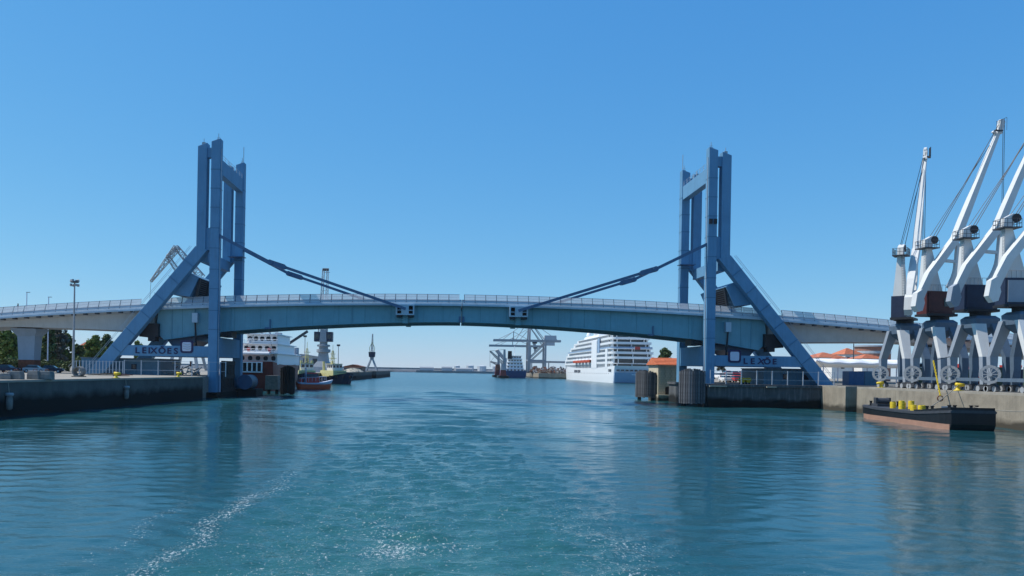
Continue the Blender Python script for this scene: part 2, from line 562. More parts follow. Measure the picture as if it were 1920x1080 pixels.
    deep.inputs['B'].default_value = (0.029, 0.118, 0.120, 1)
    L(ae.outputs['Fac'], deep.inputs['Factor'])
    mx = t.nodes.new('ShaderNodeMix')
    mx.data_type = 'RGBA'
    L(cut.outputs['Result'], mx.inputs['Factor'])
    L(deep.outputs['Result'], mx.inputs['A'])
    mx.inputs['B'].default_value = (0.72, 0.74, 0.72, 1)
    L(mx.outputs['Result'], p.inputs['Base Color'])
    rr = t.nodes.new('ShaderNodeMapRange')
    ch = t.nodes.new('ShaderNodeAttribute')          # unresolved far chop: its slopes widen the reflection
    ch.attribute_name = 'chop'
    cm = t.nodes.new('ShaderNodeMath')
    cm.operation = 'MULTIPLY_ADD'
    cm.inputs[1].default_value = 0.15
    cm.inputs[2].default_value = 0.05
    L(ch.outputs['Fac'], cm.inputs[0])
    L(cm.outputs[0], rr.inputs['To Min'])
    rr.inputs['To Max'].default_value = 0.7
    L(cut.outputs['Result'], rr.inputs['Value'])
    L(rr.outputs['Result'], p.inputs['Roughness'])
    me.materials.append(m)
    o = bpy.data.objects.new('water', me)
    C.objects.link(o)
    kind(o, 'structure', 'rippled teal blue harbour water with a foam wake')
make_water()

# ------------------------------------------------------------------ land and quays
GL, GR = 3.95, 4.3          # quay levels left and right
def land(name, poly, top, wall_m, ground_m, label):
    """one body of made ground: quay walls down into the water and a paved top with a coping strip"""
    b = MB()
    b.prism(poly, 'z', -3, top)
    o = b.build(name, wall_m)
    kind(o, 'structure', label)
    return o
lw = [(-53.7, -60), (-53.7, 0), (-43.2, 136.4), (-44.7, 137.4), (-44.7, 166), (-53, 167), (-53, 262), (-47.5, 264), (-46, 470), (-900, 470), (-900, -60)]
land('quay_wall', lw, GL - 0.25, 'quay_dark', None, 'dark weathered quay wall with black tidal band')
b = MB()
b.prism([(x + (0.12 if x > -60 else 0), y) for x, y in lw], 'z', GL - 0.25, GL)
kind(b.build('quay_ground', 'quay_ground'), 'structure', 'pale dusty quay apron')
# right: wall with a recess, pier block, land beyond
rw = [(67, -60), (67, 126.6), (71, 126.6), (71, 130.2), (67, 130.2), (67, 139.5), (70, 139.5), (70, 163), (52, 164), (52, 182), (84, 300), (118.6, 424), (118.6, 640), (76, 648), (72, 1000), (900, 1000), (900, -60)]
land('quay_wall', rw, GR - 0.3, 'quay_tan', None, 'tan concrete quay wall lit by the sun')
b = MB()
b.prism(rw, 'z', GR - 0.3, GR)
kind(b.build('quay_ground', 'quay_ground'), 'structure', 'pale quay apron under the cranes')
# far jetty on the left and breakwater
b = MB()
b.box(-120, at(729, 700, 570).x, 470, 585, -3, 4.3)
kind(b.build('jetty_deck', 'quay_dark'), 'structure', 'low dark jetty far down the left bank')
me_p = MB().box(-0.6, 0.6, -0.3, 0.3, -3, 3.9).mesh('jetty_pile', 'breakwater_stone')
jet = C.objects['jetty_deck']
for k in range(9):
    inst('jetty_pile', me_p, jet, (-86 + k * 4.9, 469.6, 0))
b = MB()
prof = [(-14, -3), (-9, 3.2), (-5, 6.5), (-5, 8.6), (-2.5, 8.6), (-2.5, 6.5), (7, 6), (16, -3)]
pts = [(-900, 1330), (-420, 1400), (-120, 1500), (60, 1560), (260, 1590), (600, 1600)]
rg = []
for i, (x, y) in enumerate(pts):
    rg.append([(x, y + p[0], p[1]) for p in prof])
b.rings(rg)
kind(b.build('breakwater', 'breakwater_stone'), 'structure', 'long low stone breakwater on the horizon')
b = MB()
for k in range(900):
    x = random.uniform(-420, 230)
    y = np.interp(x, [p[0] for p in pts], [p[1] for p in pts]) - random.uniform(5, 13)
    z = 4.6 - (abs(y - np.interp(x, [p[0] for p in pts], [p[1] for p in pts])) - 5) * 0.75
    r = random.uniform(0.8, 1.7)
    b.posts([(x, y, z - r, r * 1.6, r * 1.4), (x + random.uniform(-.4, .4), y, z + r * .7, r, r)])
kind(b.build('breakwater_boulders', 'breakwater_stone', C.objects['breakwater']), 'stuff')

# ------------------------------------------------------------------ bridge
XB, YN, YF = 2.4, 142.3, 158.7        # mid span, near frame plane, far frame plane
COLD = 1.8                            # column depth
def zf(o):                            # underside of the deck edge beam at distance o from mid span
    return 17.85 - 0.00052 * o * o
def tower(s, name_label):
    X = lambda o: XB + s * o
    root = thing('bridge_tower', name_label, 'tower', (X(47), 151, 4))
    def frame(y, near):
        b = MB()
        zb = 0.2 if s < 0 else 4.0
        b.prism([(X(45), zb), (X(46.65), zb), (X(46.65), 47.2), (X(45), 47.8)], 'y', y, y + COLD)
        col = b.build('main_column', 'bridge_blue', root, bevel=0.06)
        b = MB()
        b.prism([(X(47.45), 26.9), (X(49.15), 27.75), (X(49.15), 46.3), (X(47.45), 46.95)], 'y', y + .02, y + COLD - .02)
        b.build('rear_column', 'bridge_blue', root, bevel=0.06)
        b = MB()
        b.prism([(X(47.06), 27.22), (X(49.3), 27.9), (X(68.9), 4.05), (X(65.9), 4.05)], 'y', y + .05, y + COLD - .05)
        b.build('raking_leg', 'bridge_blue', root, bevel=0.06)
        b = MB()
        b.box(min(X(46.6), X(47.5)), max(X(46.6), X(47.5)), y + .3, y + COLD - .3, 44.3, 46.1)
        b.build('column_link', 'bridge_blue', root)
        b = MB()
        b.box(min(X(46.6), X(47.5)), max(X(46.6), X(47.5)), y + .3, y + COLD - .3, 27.2, 31.3)
        b.build('column_link', 'bridge_blue', root)
        b = MB()
        b.box(min(X(46.6), X(63.2)), max(X(46.6), X(63.2)), y + .25, y + COLD - .25, 7.5, 9.45)
        sb = b.build('tie_beam', 'bridge_blue', root)
        # column flange lines
        b = MB()
        for z in (12.5, 16, 20, 23.6, 27.5, 31.2, 35, 38.5, 42):
            b.box(min(X(44.97), X(46.68)), max(X(44.97), X(46.68)), y - .03, y + COLD + .03, z, z + .12)
        b.build('splice_plate', 'bridge_seam', col)
        # anemometer, aerial and lamp on the column tops
        b = MB()
        b.tube((X(45.6), y + .9, 47.4), (X(45.6), y + .9, 48.9), .05, n=5).tube((X(45.3), y + .9, 48.2), (X(45.9), y + .9, 48.2), .04, n=5)
        b.box(X(45.6) - .25, X(45.6) + .25, y + .7, y + 1.1, 47.4, 47.9)
        b.build('aerial', 'steel_grey', root)
        b = MB()
        b.tube((X(48.3), y + .9, 46.4), (X(48.3), y + .9, 47.9), .05, n=5).box(X(48.3) - .3, X(48.3) + .3, y + .7, y + 1.1, 46.5, 47.2)
        if not near:
            b.build('aerial', 'steel_grey', root)
            b = MB()
            b.tube((X(45.4), y + 1.2, 47.5), (X(45.4), y + 1.2, 51.2), .06, n=5)
        b.build('aerial', 'steel_grey', root)
        return col, sb
    col, sb = frame(YN, True)
    frame(YF - COLD + COLD, False)
    # cross beams between the two frames
    b = MB()
    b.box(min(X(45.15), X(46.5)), max(X(45.15), X(46.5)), YN + COLD - .05, YF + .05, 41.6, 44.3)
    cb = b.build('cross_beam', 'bridge_blue', root)
    b = MB()
    for k in range(8):
        y = YN + COLD + .4 + k * 2.0
        b.tube((X(45.3), y, 44.3), (X(45.3), y, 45.3), .04, n=4)
    b.tube((X(45.3), YN + COLD, 45.3), (X(45.3), YF, 45.3), .04, n=4).tube((X(45.3), YN + COLD, 44.8), (X(45.3), YF, 44.8), .03, n=4)
    b.build('handrail', 'rail_grey', cb)
    b = MB()
    b.box(min(X(45.15), X(46.5)), max(X(45.15), X(46.5)), YN + COLD - .05, YF + .05, 7.5, 11.2)
    b.build('cross_beam', 'bridge_blue', root)
    b = MB()
    b.box(min(X(47.5), X(49.1)), max(X(47.5), X(49.1)), YN + COLD - .05, YF + .05, 25.2, 27.2)
    b.build('cross_beam', 'bridge_blue', root)
    # platform with rails below the knee
    b = MB()
    b.box(min(X(44.2), X(47.4)), max(X(44.2), X(47.4)), YF - 2.2, YF - .1, 28.0, 28.15)
    b.build('platform', 'stay_blue', root)
    # machinery box between the raking legs with louvres towards the deck
    def leg_pt(z, off):            # point on the inner edge of the raking leg, moved off towards the channel
        o = 47.06 + (27.22 - z) / 1.228 
        return (X(o - off * .78), z - off * .63)
    p0, p1 = leg_pt(23.0, -.2), leg_pt(18.9, -.2)
    q0, q1 = leg_pt(22.2, 2.6), leg_pt(20.2, 2.6)
    b = MB()
    b.prism([p0, p1, (q1[0], 18.7), (q0[0], 22.3)], 'y', YN + COLD - .02, YF + .02)
    mbx = b.build('machinery_box', 'bridge_blue', root)
    c0 = Vector((q0[0] - s * .05, 0, 22.2)); c1 = Vector((q1[0] - s * 1.1, 0, 18.8))
    b = MB()
    for yy in (YN + COLD + .6, YN + COLD + 6.2, YN + COLD + 11.8):
        b.beam((c0.x, yy, c0.z), (c1.x, yy, c1.z), .35, .5)
    for k in range(9):
        c = c0.lerp(c1, (k + .5) / 9)
        b.beam((c.x, YN + COLD + .6, c.z), (c.x, YN + COLD + 11.8, c.z), .3, .12, up=(s, 0, .6))
    b.build('louvre', 'dark_machine', mbx)
    # bearing and machinery below the deck behind the tail
    b = MB()
    b.box(min(X(56.7), X(60.2)), max(X(56.7), X(60.2)), YN + 2.2, YF - .6, 11.1, 13.6)
    b.box(min(X(57.2), X(58.5)), max(X(57.2), X(58.5)), YN + 2.0, YN + 4, 10.3, 11.2)
    b.build('bearing_block', 'dark_machine', root)
    b = MB()
    b.box(min(X(43.3), X(45.2)), max(X(43.3), X(45.2)), YN + 3.4, YN + 7, 11.3, 12.5)
    b.tube((X(44.6), YN + 3.2, 11.9), (X(44.6), YN + 7.4, 11.9), .55, n=10)
    b.build('trunnion', 'dark_machine', root)
    # plate joints across the raking legs and the tie beams
    b = MB()
    for k in range(6):
        z = 24.0 - k * 3.2
        o = 47.06 + (27.22 - z) / 1.228
        b.beam((X(o - .05), YN + .03, z + .02), (X(o + 1.85), YN + .03, z + 1.55), .05, .14, up=(0, 1, 0))
    b.build('leg_seam', 'bridge_seam', root)
    # cable conduit down the channel face
    b = MB()
    b.tube((X(44.9), YN + .5, 46), (X(44.9), YN + .5, 5.0), .07, n=6)
    b.build('conduit', 'rail_grey', root)
    # inclined access stair rails beside the raking leg
    b = MB()
    for yy in (YN + COLD + .15, YN + COLD + .9):
        b.beam((X(50.2), yy, 27.6), (X(69.4), yy, 4.4), .06, .06)
        b.beam((X(50.9), yy, 28.2), (X(70.1), yy, 5.0), .05, .05)
    for k in range(40):
        z = 4.6 + k * .57
        o = 69.3 - (z - 4.4) * .8276
        b.beam((X(o), YN + COLD + .15, z), (X(o), YN + COLD + .9, z), .22, .04)
    b.build('stair', 'rail_grey', root)
    # pinned end and upper link of the folding stays are on the tower side
    for y in (YN + .55, YF + .7):
        b = MB()
        pa, pb, pc, pd = (X(45.2), y, 30.0), (X(35.6), y, 25.15), (X(33.0), y, 24.35), (X(10.4), y, 17.0)
        b.beam(pa, pb, .5, .55)
        st = b.build('folding_stay', 'stay_blue', root)
        b = MB()
        b.beam(pb, pc, .62, .95).tube((pb[0], y - .5, pb[2]), (pb[0], y + .5, pb[2]), .5, n=12).tube((pc[0], y - .5, pc[2]), (pc[0], y + .5, pc[2]), .42, n=12)
        b.build('hinge_link', 'stay_blue', st)
        b = MB()
        b.beam(pc, pd, .42, .5)
        b.build('lower_stay', 'stay_blue', st)
    return root, col, sb
tl, tl_col, tl_sb = tower(-1, 'tall blue steel tower of the lifting bridge whose sign reads LEIXÕES')
tr, tr_col, tr_sb = tower(1, 'tall blue steel tower of the lifting bridge whose sign has lost letters')
# dark lamp pair on the right tower column
b = MB()
b.box(XB + 45.15, XB + 45.75, YN - .25, YN - .02, 33.6, 34.5).box(XB + 46.0, XB + 46.6, YN - .25, YN - .02, 33.6, 34.5)
b.build('signal_lamp', 'dark_machine', tr_col)

def text_mesh(ch, size, depth, name):
    cu = bpy.data.curves.new(name, 'FONT')
    cu.body = ch
    cu.size = size
    cu.extrude = depth
    cu.offset = size * 0.018
    cu.align_x = 'CENTER'
    to = bpy.data.objects.new(name, cu)
    C.objects.link(to)
    dg = bpy.context.evaluated_depsgraph_get()
    me = bpy.data.meshes.new_from_object(to.evaluated_get(dg))
    bpy.data.objects.remove(to)
    me.name = name
    me.materials.clear()
    return me
def put_letters(parent, items, y, m, size, sx=1.0):
    for ch, x, z, rz in items:
        me = text_mesh(ch, size, .04, 'letter')
        me.materials.append(M[m])
        o = inst('letter', me, parent, (x, y, z), (R(90), rz, 0))
        o.scale = (sx, 1, 1)
def rounded(cx, cz, w_, r, n=5):
    pts_ = []
    for (sx, sz, a0) in ((1, 1, 0), (-1, 1, 90), (-1, -1, 180), (1, -1, 270)):
        for k in range(n + 1):
            a = R(a0 + 90 * k / n)
            pts_.append((cx + sx * (w_ / 2 - r) + r * math.cos(a), cz + sz * (w_ / 2 - r) + r * math.sin(a)))
    return pts_
yS = YN + .25
# LEIXOES on the left tie beam: letter centres measured from the photograph
lt = [('L', 257.5), ('E', 270.5), ('I', 280), ('X', 288.5), ('Õ', 304), ('E', 317.5), ('S', 330)]
put_letters(tl_sb, [(c, at(px, 657, yS).x, 7.97, 0) for c, px in lt], yS - .06, 'navy_sign', 1.55, 1.12)
def logo(parent, px, lines):
    c = at(px, 650 if lines else 668, yS)
    b = MB().prism(rounded(c.x, c.z, 2.35, .45), 'y', yS - .12, yS + .02)
    lg = b.build('logo_plate', 'navy_sign', parent)
    MB().prism(rounded(c.x, c.z, 1.65, .28), 'y', yS - .17, yS - .11).build('logo_field', 'sign_white', lg)
    if lines:
        b = MB()
        for k in (-1, 0, 1):
            pp = [Vector((c.x - .68 + i * .17, yS - .19, c.z + k * .42 + .09 * math.sin(i * .78 + 1))) for i in range(9)]
            for p_, q_ in zip(pp, pp[1:]):
                b.beam(p_, q_, .06, .09)
        b.build('wave_line', 'ship_grey', lg)
logo(tl_sb, 350.5, True)
logo(tr_sb, 1377, False)
zr = 7.97
rt = [('L', 1397.5, 0), ('E', 1411, 0), ('X', 1426.5, .14), ('Õ', 1438.5, 0), ('E', 1452, 0)]
put_letters(tr_sb, [(c, at(px, 673, yS).x, zr, a) for c, px, a in rt], yS - .06, 'navy_sign', 1.45, 1.12)

# railing panel shared by leaves and viaducts: leaning inwards, 2 m long along x
PL = 2.0
def panel_mesh():
    b = MB()
    h, lean = 1.15, .55
    P = lambda x, t: (x, lean * t, h * t)
    b.beam(P(0, 0), P(PL - .06, 0), .06, .07)
    b.beam(P(0, 1), P(PL - .06, 1), .07, .08)
    b.beam(P(0, .55), P(PL - .06, .55), .04, .05)
    for k in range(1, 15):
        b.beam(P(k * PL / 15, 0), P(k * PL / 15, 1), .04, .085, up=(0, 1, 0)) if False else b.beam(P(k * PL / 15, 0), P(k * PL / 15, 1), .085, .04, up=(0, 1, 0))
    return b.mesh('railing_panel', 'rail_grey')
def post_mesh():
    b = MB()
    b.beam((0, -.04, -.35), (0, .59, 1.25), .13, .12, up=(0, 1, 0))
    return b.mesh('railing_post', 'rail_post')
me_panel, me_post = panel_mesh(), post_mesh()
YE0, YE1 = YN + 2.1, YF - .4          # near and far deck edges
def edge_and_rail(root, s, o0, o1, m_edge, xoff=0):
    """deck slab, moulded edge beam and the railing from o0 to o1"""
    n = max(2, int((o1 - o0) / 2))
    os_ = [o0 + (o1 - o0) * k / n for k in range(n + 1)]
    # deck slab
    b = MB()
    b.rings([[(XB + s * o, YE0 + .15, zf(o) + .25), (XB + s * o, YE1 - .15, zf(o) + .25), (XB + s * o, YE1 - .15, zf(o) + .62), (XB + s * o, YE0 + .15, zf(o) + .62)] for o in os_])
    dk = b.build('deck', 'asphalt', root)
    for y0, sg, nm in ((YE0, 1, 'edge_beam'), (YE1, -1, 'edge_beam')):
        b = MB()
        pr = [(0, 0), (.45, 0), (.45, .95), (.18, .95), (.18, .62), (.06, .55), (.06, .40), (0, .36)]
        b.rings([[(XB + s * o, y0 + sg * p[0], zf(o) + p[1]) for p in pr] for o in os_])
        b.build(nm, m_edge, root)
    k = 0 if o0 < 1 else int(math.ceil((o0 + .25) / PL))
    while (k + 1) * PL <= o1 - .1 + .2:
        o = k * PL + (.45 if o0 < 1 and k == 0 else 0)
        oa, ob = k * PL + .45 * (o0 < 1), (k + 1) * PL + .45 * (o0 < 1)
        if ob > o1 + .3:
            break
        za, zb = zf(oa) + .95, zf(ob) + .95
        xa, xb = (XB + s * oa, XB + s * ob)
        if s < 0:
            xa, xb, za, zb = xb, xa, zb, za
        sl_ = math.atan2(zb - za, xb - xa)
        inst('railing_panel', me_panel, root, (xa + .03, YE0 + .22, za + .08), (0, -sl_, 0))
        inst('railing_post', me_post, root, (xa, YE0 + .2, za), (0, 0, 0))
        k += 1
    b = MB()
    for o in os_:
        b.beam((XB + s * o, YE1 - .25, zf(o) + .9), (XB + s * o, YE1 - .7, zf(o) + 2.05), .1, .1)
    for a_, c_ in zip(os_, os_[1:]):
        for t in (.35, .7, 1):
            b.beam((XB + s * a_, YE1 - .25 - .45 * t, zf(a_) + .9 + 1.15 * t), (XB + s * c_, YE1 - .25 - .45 * t, zf(c_) + .9 + 1.15 * t), .06, .06)
    kind(b.build('far_railing', 'rail_grey', root), 'stuff')
    # inner traffic barrier between footway and road
    b = MB()
    for a_, c_ in zip(os_, os_[1:]):
        for yy in (YE0 + 2.6, YE1 - 2.6):
            b.beam((XB + s * a_, yy, zf(a_) + 1.25), (XB + s * c_, yy, zf(c_) + 1.25), .12, .3)
            b.beam((XB + s * a_, yy, zf(a_) + .62), (XB + s * a_, yy, zf(a_) + 1.3), .1, .1)
    kind(b.build('traffic_barrier', 'rail_grey', root), 'stuff')
    return os_

def zbot(o):                           # underside of the bascule girder
    if o < 44:
        t = o / 44
        return 14.95 - 2.45 * (t ** 1.7)
    return 12.5 - (o - 44) * 0.155
def leaf(s, label):
    root = thing('bascule_leaf', label, 'bridge span', (XB + s * 28, 151, 14))
    os_ = edge_and_rail(root, s, .08, 57.6, 'edge_blue')
    X = lambda o: XB + s * o
    for (y0, y1) in ((YE0 + 1.1, YE0 + 2.6), (YE1 - 2.6, YE1 - 1.1)):
        b = MB()
        st = [.1 + k * (56.0 - .1) / 40 for k in range(41)]
        low = [(X(o), zbot(o)) for o in st]
        # rounded tail nose
        tail = [(X(57.0), zbot(56) + 1.0), (X(57.3), zbot(56) + 3.0), (X(57.0), zf(57) + .2)]
        top = [(X(o), zf(o) + .22) for o in reversed(st)]
        b.prism(low + tail + top, 'y', y0, y1)
        g = b.build('main_girder', 'girder_teal', root)
        # bottom flange, proud of the web
        b = MB()
        for o_a, o_b in zip(st, st[1:]):
            b.beam((X(o_a), (y0 + y1) / 2, zbot(o_a) - .03), (X(o_b), (y0 + y1) / 2, zbot(o_b) - .03), 1.62, .1)
        b.build('bottom_flange', 'girder_teal', g)
    # web stiffeners and cross girders
    b = MB()
    for k in range(1, 12):
        o = k * 4.8
        b.box(X(o) - .2, X(o) + .2, YE0 + 2.5, YE1 - 2.5, zf(o) - 1.3, zf(o) + .2)
    b.build('cross_girder', 'girder_teal', root)
    me_s = MB().box(-.06, .06, -.14, 0, 0, 1).mesh('web_stiffener', 'girder_teal')
    for o in (.22, 20.6, 43.4, 50.2, 54.5):
        h = inst('web_stiffener', me_s, root, (X(o), YE0 + 1.1, zbot(o)))
        h.scale = (1, 1, zf(o) - zbot(o) + .2)
    me_w = MB().box(-.035, .035, -.03, 0, 0, 1).mesh('weld_seam', 'girder_seam')
    for k in range(1, 12):
        o = k * 4.9 - 1.4
        h = inst('weld_seam', me_w, root, (X(o), YE0 + 1.1, zbot(o) + .03))
        h.scale = (1, 1, zf(o) - zbot(o) + .15)
    # mid span joint bracket
    b = MB()
    b.box(min(X(.12), X(.5)), max(X(.12), X(.5)), YE0 + .85, YE0 + 1.12, zbot(0) - .1, zbot(0) + 1.0)
    b.build('lock_bracket', 'stay_blue', root)
    # stay anchorage: frame, gusset and a dark panel painting the openings' shade, both sides
    for y0, sg in ((YE0 + 1.1, -1), (YE1 - 1.1, 1)):
        o = 10.6
        z1 = zf(o) + .12
        b = MB()
        yo = y0 + sg * 1.55
        ya, yb = min(y0, yo), max(y0, yo)
        b.box(X(o) - 1.65, X(o) + 1.65, ya, yb, z1 - .2, z1 + .02)
        b.box(X(o) - 1.65, X(o) + 1.65, ya, yb, z1 - 1.95, z1 - 1.7)
        for xx in (-1.6, -.55, .55, 1.6):
            b.box(X(o) + xx - .13, X(o) + xx + .13, ya + .01, yb - .01, z1 - 1.95, z1 - .1)
        for xx in (-1.08, 1.08):
            b.box(X(o) + xx - .5, X(o) + xx + .5, min(yo - sg * .1, yo - sg * .2), max(yo - sg * .1, yo - sg * .2), z1 - 1.12, z1 - .98)
        b.box(X(o) - .55, X(o) + .55, min(yo - sg * .05, yo - sg * .3), max(yo - sg * .05, yo - sg * .3), z1 - 1.8, z1 - .1)
        an = b.build('stay_anchorage', 'edge_blue', root)
        MB().box(X(o) - 1.5, X(o) + 1.5, min(y0, y0 + sg * .25), max(y0, y0 + sg * .25), z1 - 1.8, z1 - .15).build('opening_shade', 'dark_machine', an)
        b = MB()
        for xx in (-1.1, 1.1):
            b.box(X(o) + xx - .45, X(o) + xx + .45, ya + .1, yb - .1, z1 - 2.35, z1 - 1.95)
        b.build('bearing_pad', 'dark_machine', an)
        MB().box(X(o) - .5, X(o) + .5, min(y0, y0 + sg * .5), max(y0, y0 + sg * .5), zbot(o) - .25, z1 - 1.9).build('gusset', 'girder_teal', an)
    # lifting cylinder at the tail
    b = MB()
    b.box(X(49.9) - .5, X(49.9) + .5, YE0 + .1, YE0 + 1.1, 13.9, 15.7)
    cb_ = b.build('cylinder_bracket', 'edge_blue', root)
    b = MB()
    b.tube((X(49.9), YE0 + .45, 14.1), (X(49.6), YE0 + .45, 8.9), .17, n=8)
    b.build('lifting_cylinder', 'dark_machine', cb_)
    # counterweight below the tail
    b = MB()
    b.prism([(X(50.5), zbot(50.5) + .2), (X(56.2), zbot(56) + .3), (X(55.0), 9.4), (X(52.0), 9.4), (X(50.3), 10.6)], 'y', YE0 + 3, YE1 - 3)
    b.build('counterweight', 'stay_blue', root)
    # nav light bracket under the girder
    b = MB()
    o = 36.0
    b.box(X(o) - .1, X(o) + .1, YE0 + .9, YE0 + 1.1, zbot(o) + .1, zbot(o) + 1.6).box(X(o) - .9, X(o) + .1, YE0 + .6, YE0 + 1.1, zbot(o) - .25, zbot(o) + .05)
    b.build('light_bracket', 'stay_blue', root)
    return root
leaf(-1, 'blue green steel lifting span of the bridge, the half on the left')
leaf(1, 'blue green steel lifting span of the bridge, the half on the right')

def vdep(o):
    return 1.3 + 2.9 * max(0, 1 - (o - 57) / 30)
def viaduct(s, o1, label, piers):
    root = thing('approach_viaduct', label, 'viaduct', (XB + s * 80, 151, 4))
    X = lambda o: XB + s * o
    edge_and_rail(root, s, 58.0, o1, 'edge_blue')
    st = [58.2 + k * (o1 - 58.2) / 30 for k in range(31)]
    b = MB()
    rg = []
    for o in st:
        d = vdep(o)
        z1 = zf(o) + .26
        rg.append([(X(o), YE0 + .55, z1), (X(o), YE0 + .55, z1 - .25), (X(o), YE0 + 2.2, z1 - .55), (X(o), YE0 + 2.6, z1 - d - .2), (X(o), YE1 - 2.6, z1 - d - .2), (X(o), YE1 - 2.2, z1 - .55), (X(o), YE1 - .55, z1 - .25), (X(o), YE1 - .55, z1)])
    b.rings(rg)
    b.build('box_girder', 'viaduct_concrete', root)
    b = MB()
    o = 59.5
    while o < o1:
        b.box(X(o) - .3, X(o) + .3, YE0 + .12, YE0 + .9, zf(o) - .28, zf(o) + .02)
        o += 2.2
    kind(b.build('edge_bracket', 'dark_steel', root), 'stuff')
    for o in piers:
        b = MB()
        zt = zf(o) - vdep(o)
        x = X(o)
        b.posts([(x, 151.3, 6.4, 3.0, 2.4), (x, 151.3, zt - 1.6, 3.4, 2.8), (x, 151.3, zt - .7, 4.7, 4.2), (x, 151.3, zt - .15, 4.9, 5.2)])
        pr = b.build('pier', 'pier_shaded_paint', root)
        MB().posts([(x, 151.3, 3.5, 3.1, 2.5), (x, 151.3, 6.4, 3.05, 2.45)]).build('pier_base', 'rust', pr)
        MB().box(x - 1.4, x + 1.4, 149.2, 153.4, zt - .16, zt + .1).build('bearing', 'dark_machine', pr)
viaduct(-1, 170, 'pale concrete approach viaduct ending at the tower with the full sign', [84.3, 120, 155])
viaduct(1, 190, 'pale concrete approach viaduct running behind the white quay cranes', [93, 130, 165])
# ------------------------------------------------------------------ bridge piers, fenders, machine rooms
b = MB()
b.box(46.6, 69.85, 138.6, 162.9, -3, 3.75)
rp = tag(b.build('bridge_pier', 'pier_concrete', org=(57, 150, 0)), 'dark concrete pier block under the tower with the incomplete sign', 'pier')
b = MB()
b.box(46.3, 70.1, 138.3, 163.1, 3.75, 4.2)
b.build('coping', 'pier_concrete', rp)
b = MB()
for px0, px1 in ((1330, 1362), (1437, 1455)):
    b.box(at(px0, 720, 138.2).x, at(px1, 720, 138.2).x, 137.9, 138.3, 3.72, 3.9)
b.build('ledge', 'pale_tan', rp)
b = MB()
b.box(-44.75, -41.9, 140.6, 162.2, -3, 1.0)
lp = tag(b.build('bridge_pier', 'pier_concrete', org=(-43, 150, 0)), 'low dark footing in the water under the tower with the full sign', 'pier')
MB().box(-46.0, -43.9, 138.6, 141.9, -3, 3.9).build('weathered_pilaster', 'block_concrete', lp)

def fender(x, y, ang, w_, z0, z1, label, m='timber_grey', curve=1.1):
    root = thing('timber_fender', label, 'fender', (x, y, z0), group='fenders guarding the bridge piers', local=True)
    root.rotation_euler.z = ang
    h = z1 - z0
    n = 11
    b = MB()
    b.box(-w_ / 2 + .2, w_ / 2 - .2, .5, 1.5, .3, h - .5)
    core = b.build('core', 'pier_concrete', root)
    for k in range(n):
        t = (k + .5) / n * 2 - 1
        xx = t * w_ / 2
        yy = curve * t * t * .9 - .1
        hh = h - .7 * abs(t) ** 3 - random.uniform(0, .15)
        b = MB().box(-w_ / n / 2 * .9, w_ / n / 2 * .9, -.18, .18, 0, hh)
        o = b.build('plank', m if m != 'timber_grey' or random.random() < .55 else 'timber_dark', root)
        o.location = (xx, yy - .1 + random.uniform(-.03, .03), random.uniform(-.1, .1))
        o.rotation_euler = (0, random.uniform(-.008, .008), math.atan(curve * 1.8 * t / (w_ / 2)))
    for z in (.9, h * .5, h - 1.3):
        b = MB()
        for k in range(6):
            t0, t1 = k / 3 - 1, (k + 1) / 3 - 1
            b.beam((t0 * w_ / 2, curve * .9 * t0 * t0 + .28, z), (t1 * w_ / 2, curve * .9 * t1 * t1 + .28, z), .2, .3)
        b.build('waler', 'dark_steel', root)
    for xx in (-w_ / 3, w_ / 3):
        MB().tube((xx, 1.0, -4), (xx, 1.0, 1), .4, n=10).build('pile', 'black_rubber', root)
    return root
fender(at(1296, 720, 139.5).x, 139.2, R(-22), 4.5, .6, 6.95, 'grey plank fender with rounded top at the front corner of the concrete pier')
fender(at(1209, 720, 169).x, 169.5, R(-38), 4.6, .6, 6.6, 'dark plank fender standing in the water before the cruise ship')
fender(at(540, 712, 164.5).x, 164.8, R(25), 3.0, .2, 6.2, 'black fender standing in the water beside the red hulled ship', m='black_rubber')
# slotted black fender panel beside the left column
root = thing('slotted_fender', 'black slotted fender panel beside the foot of the tower with the full sign', 'fender', (-42.3, 148, 1))
MB().box(-42.5, -42.25, 143.9, 152.2, 1.0, 6.6).build('backing', 'sign_white', root)
me_s = MB().box(-.12, .12, -.42, .42, 0, 5.6).mesh('slat', 'black_rubber')
for k in range(8):
    inst('slat', me_s, root, (-42.1, 144.3 + k * 1.08, 1.0))
for z in (1.0, 3.5, 6.1):
    MB().box(-42.2, -41.9, 143.8, 152.3, z, z + .75).build('waler', 'black_rubber', root)
# blue drum fender and its dark dolphin
c = at(464, 716, 156)
root = thing('drum_fender', 'big blue grey steel drum between the tower foot and the red ship', 'drum', (c.x, 156, 1))
MB().tube((c.x, 154, c.z), (c.x, 158.5, c.z), 1.42, n=24).build('drum', 'crane_blue', root, smooth=False)
b = MB()
b.tube((c.x, 153.9, c.z), (c.x, 154.05, c.z), 1.5, n=24)
b.build('rim', 'stay_blue', root)
MB().tube((c.x, 158.4, c.z), (c.x, 158.6, c.z), 1.5, n=24).build('rim', 'stay_blue', root)
MB().box(c.x - 2.4, c.x + 2.2, 154.4, 160, -3, c.z - 1.4).build('plinth', 'black_rubber', root)
# concrete dolphin block
c = at(511, 720, 167)
root = thing('concrete_dolphin', 'small weathered concrete block rising from the water beside the black fender', 'dolphin', (c.x, 167, 0))
MB().posts([(c.x, 167.3, 1.0, 2.7, 3), (c.x, 167.3, 4.0, 2.6, 2.9)]).build('cap', 'block_concrete', root)
for dx in (-.9, .9):
    MB().tube((c.x + dx, 167.3, -3), (c.x + dx, 167.3, 1.0), .35, n=10).build('pile', 'black_rubber', root)

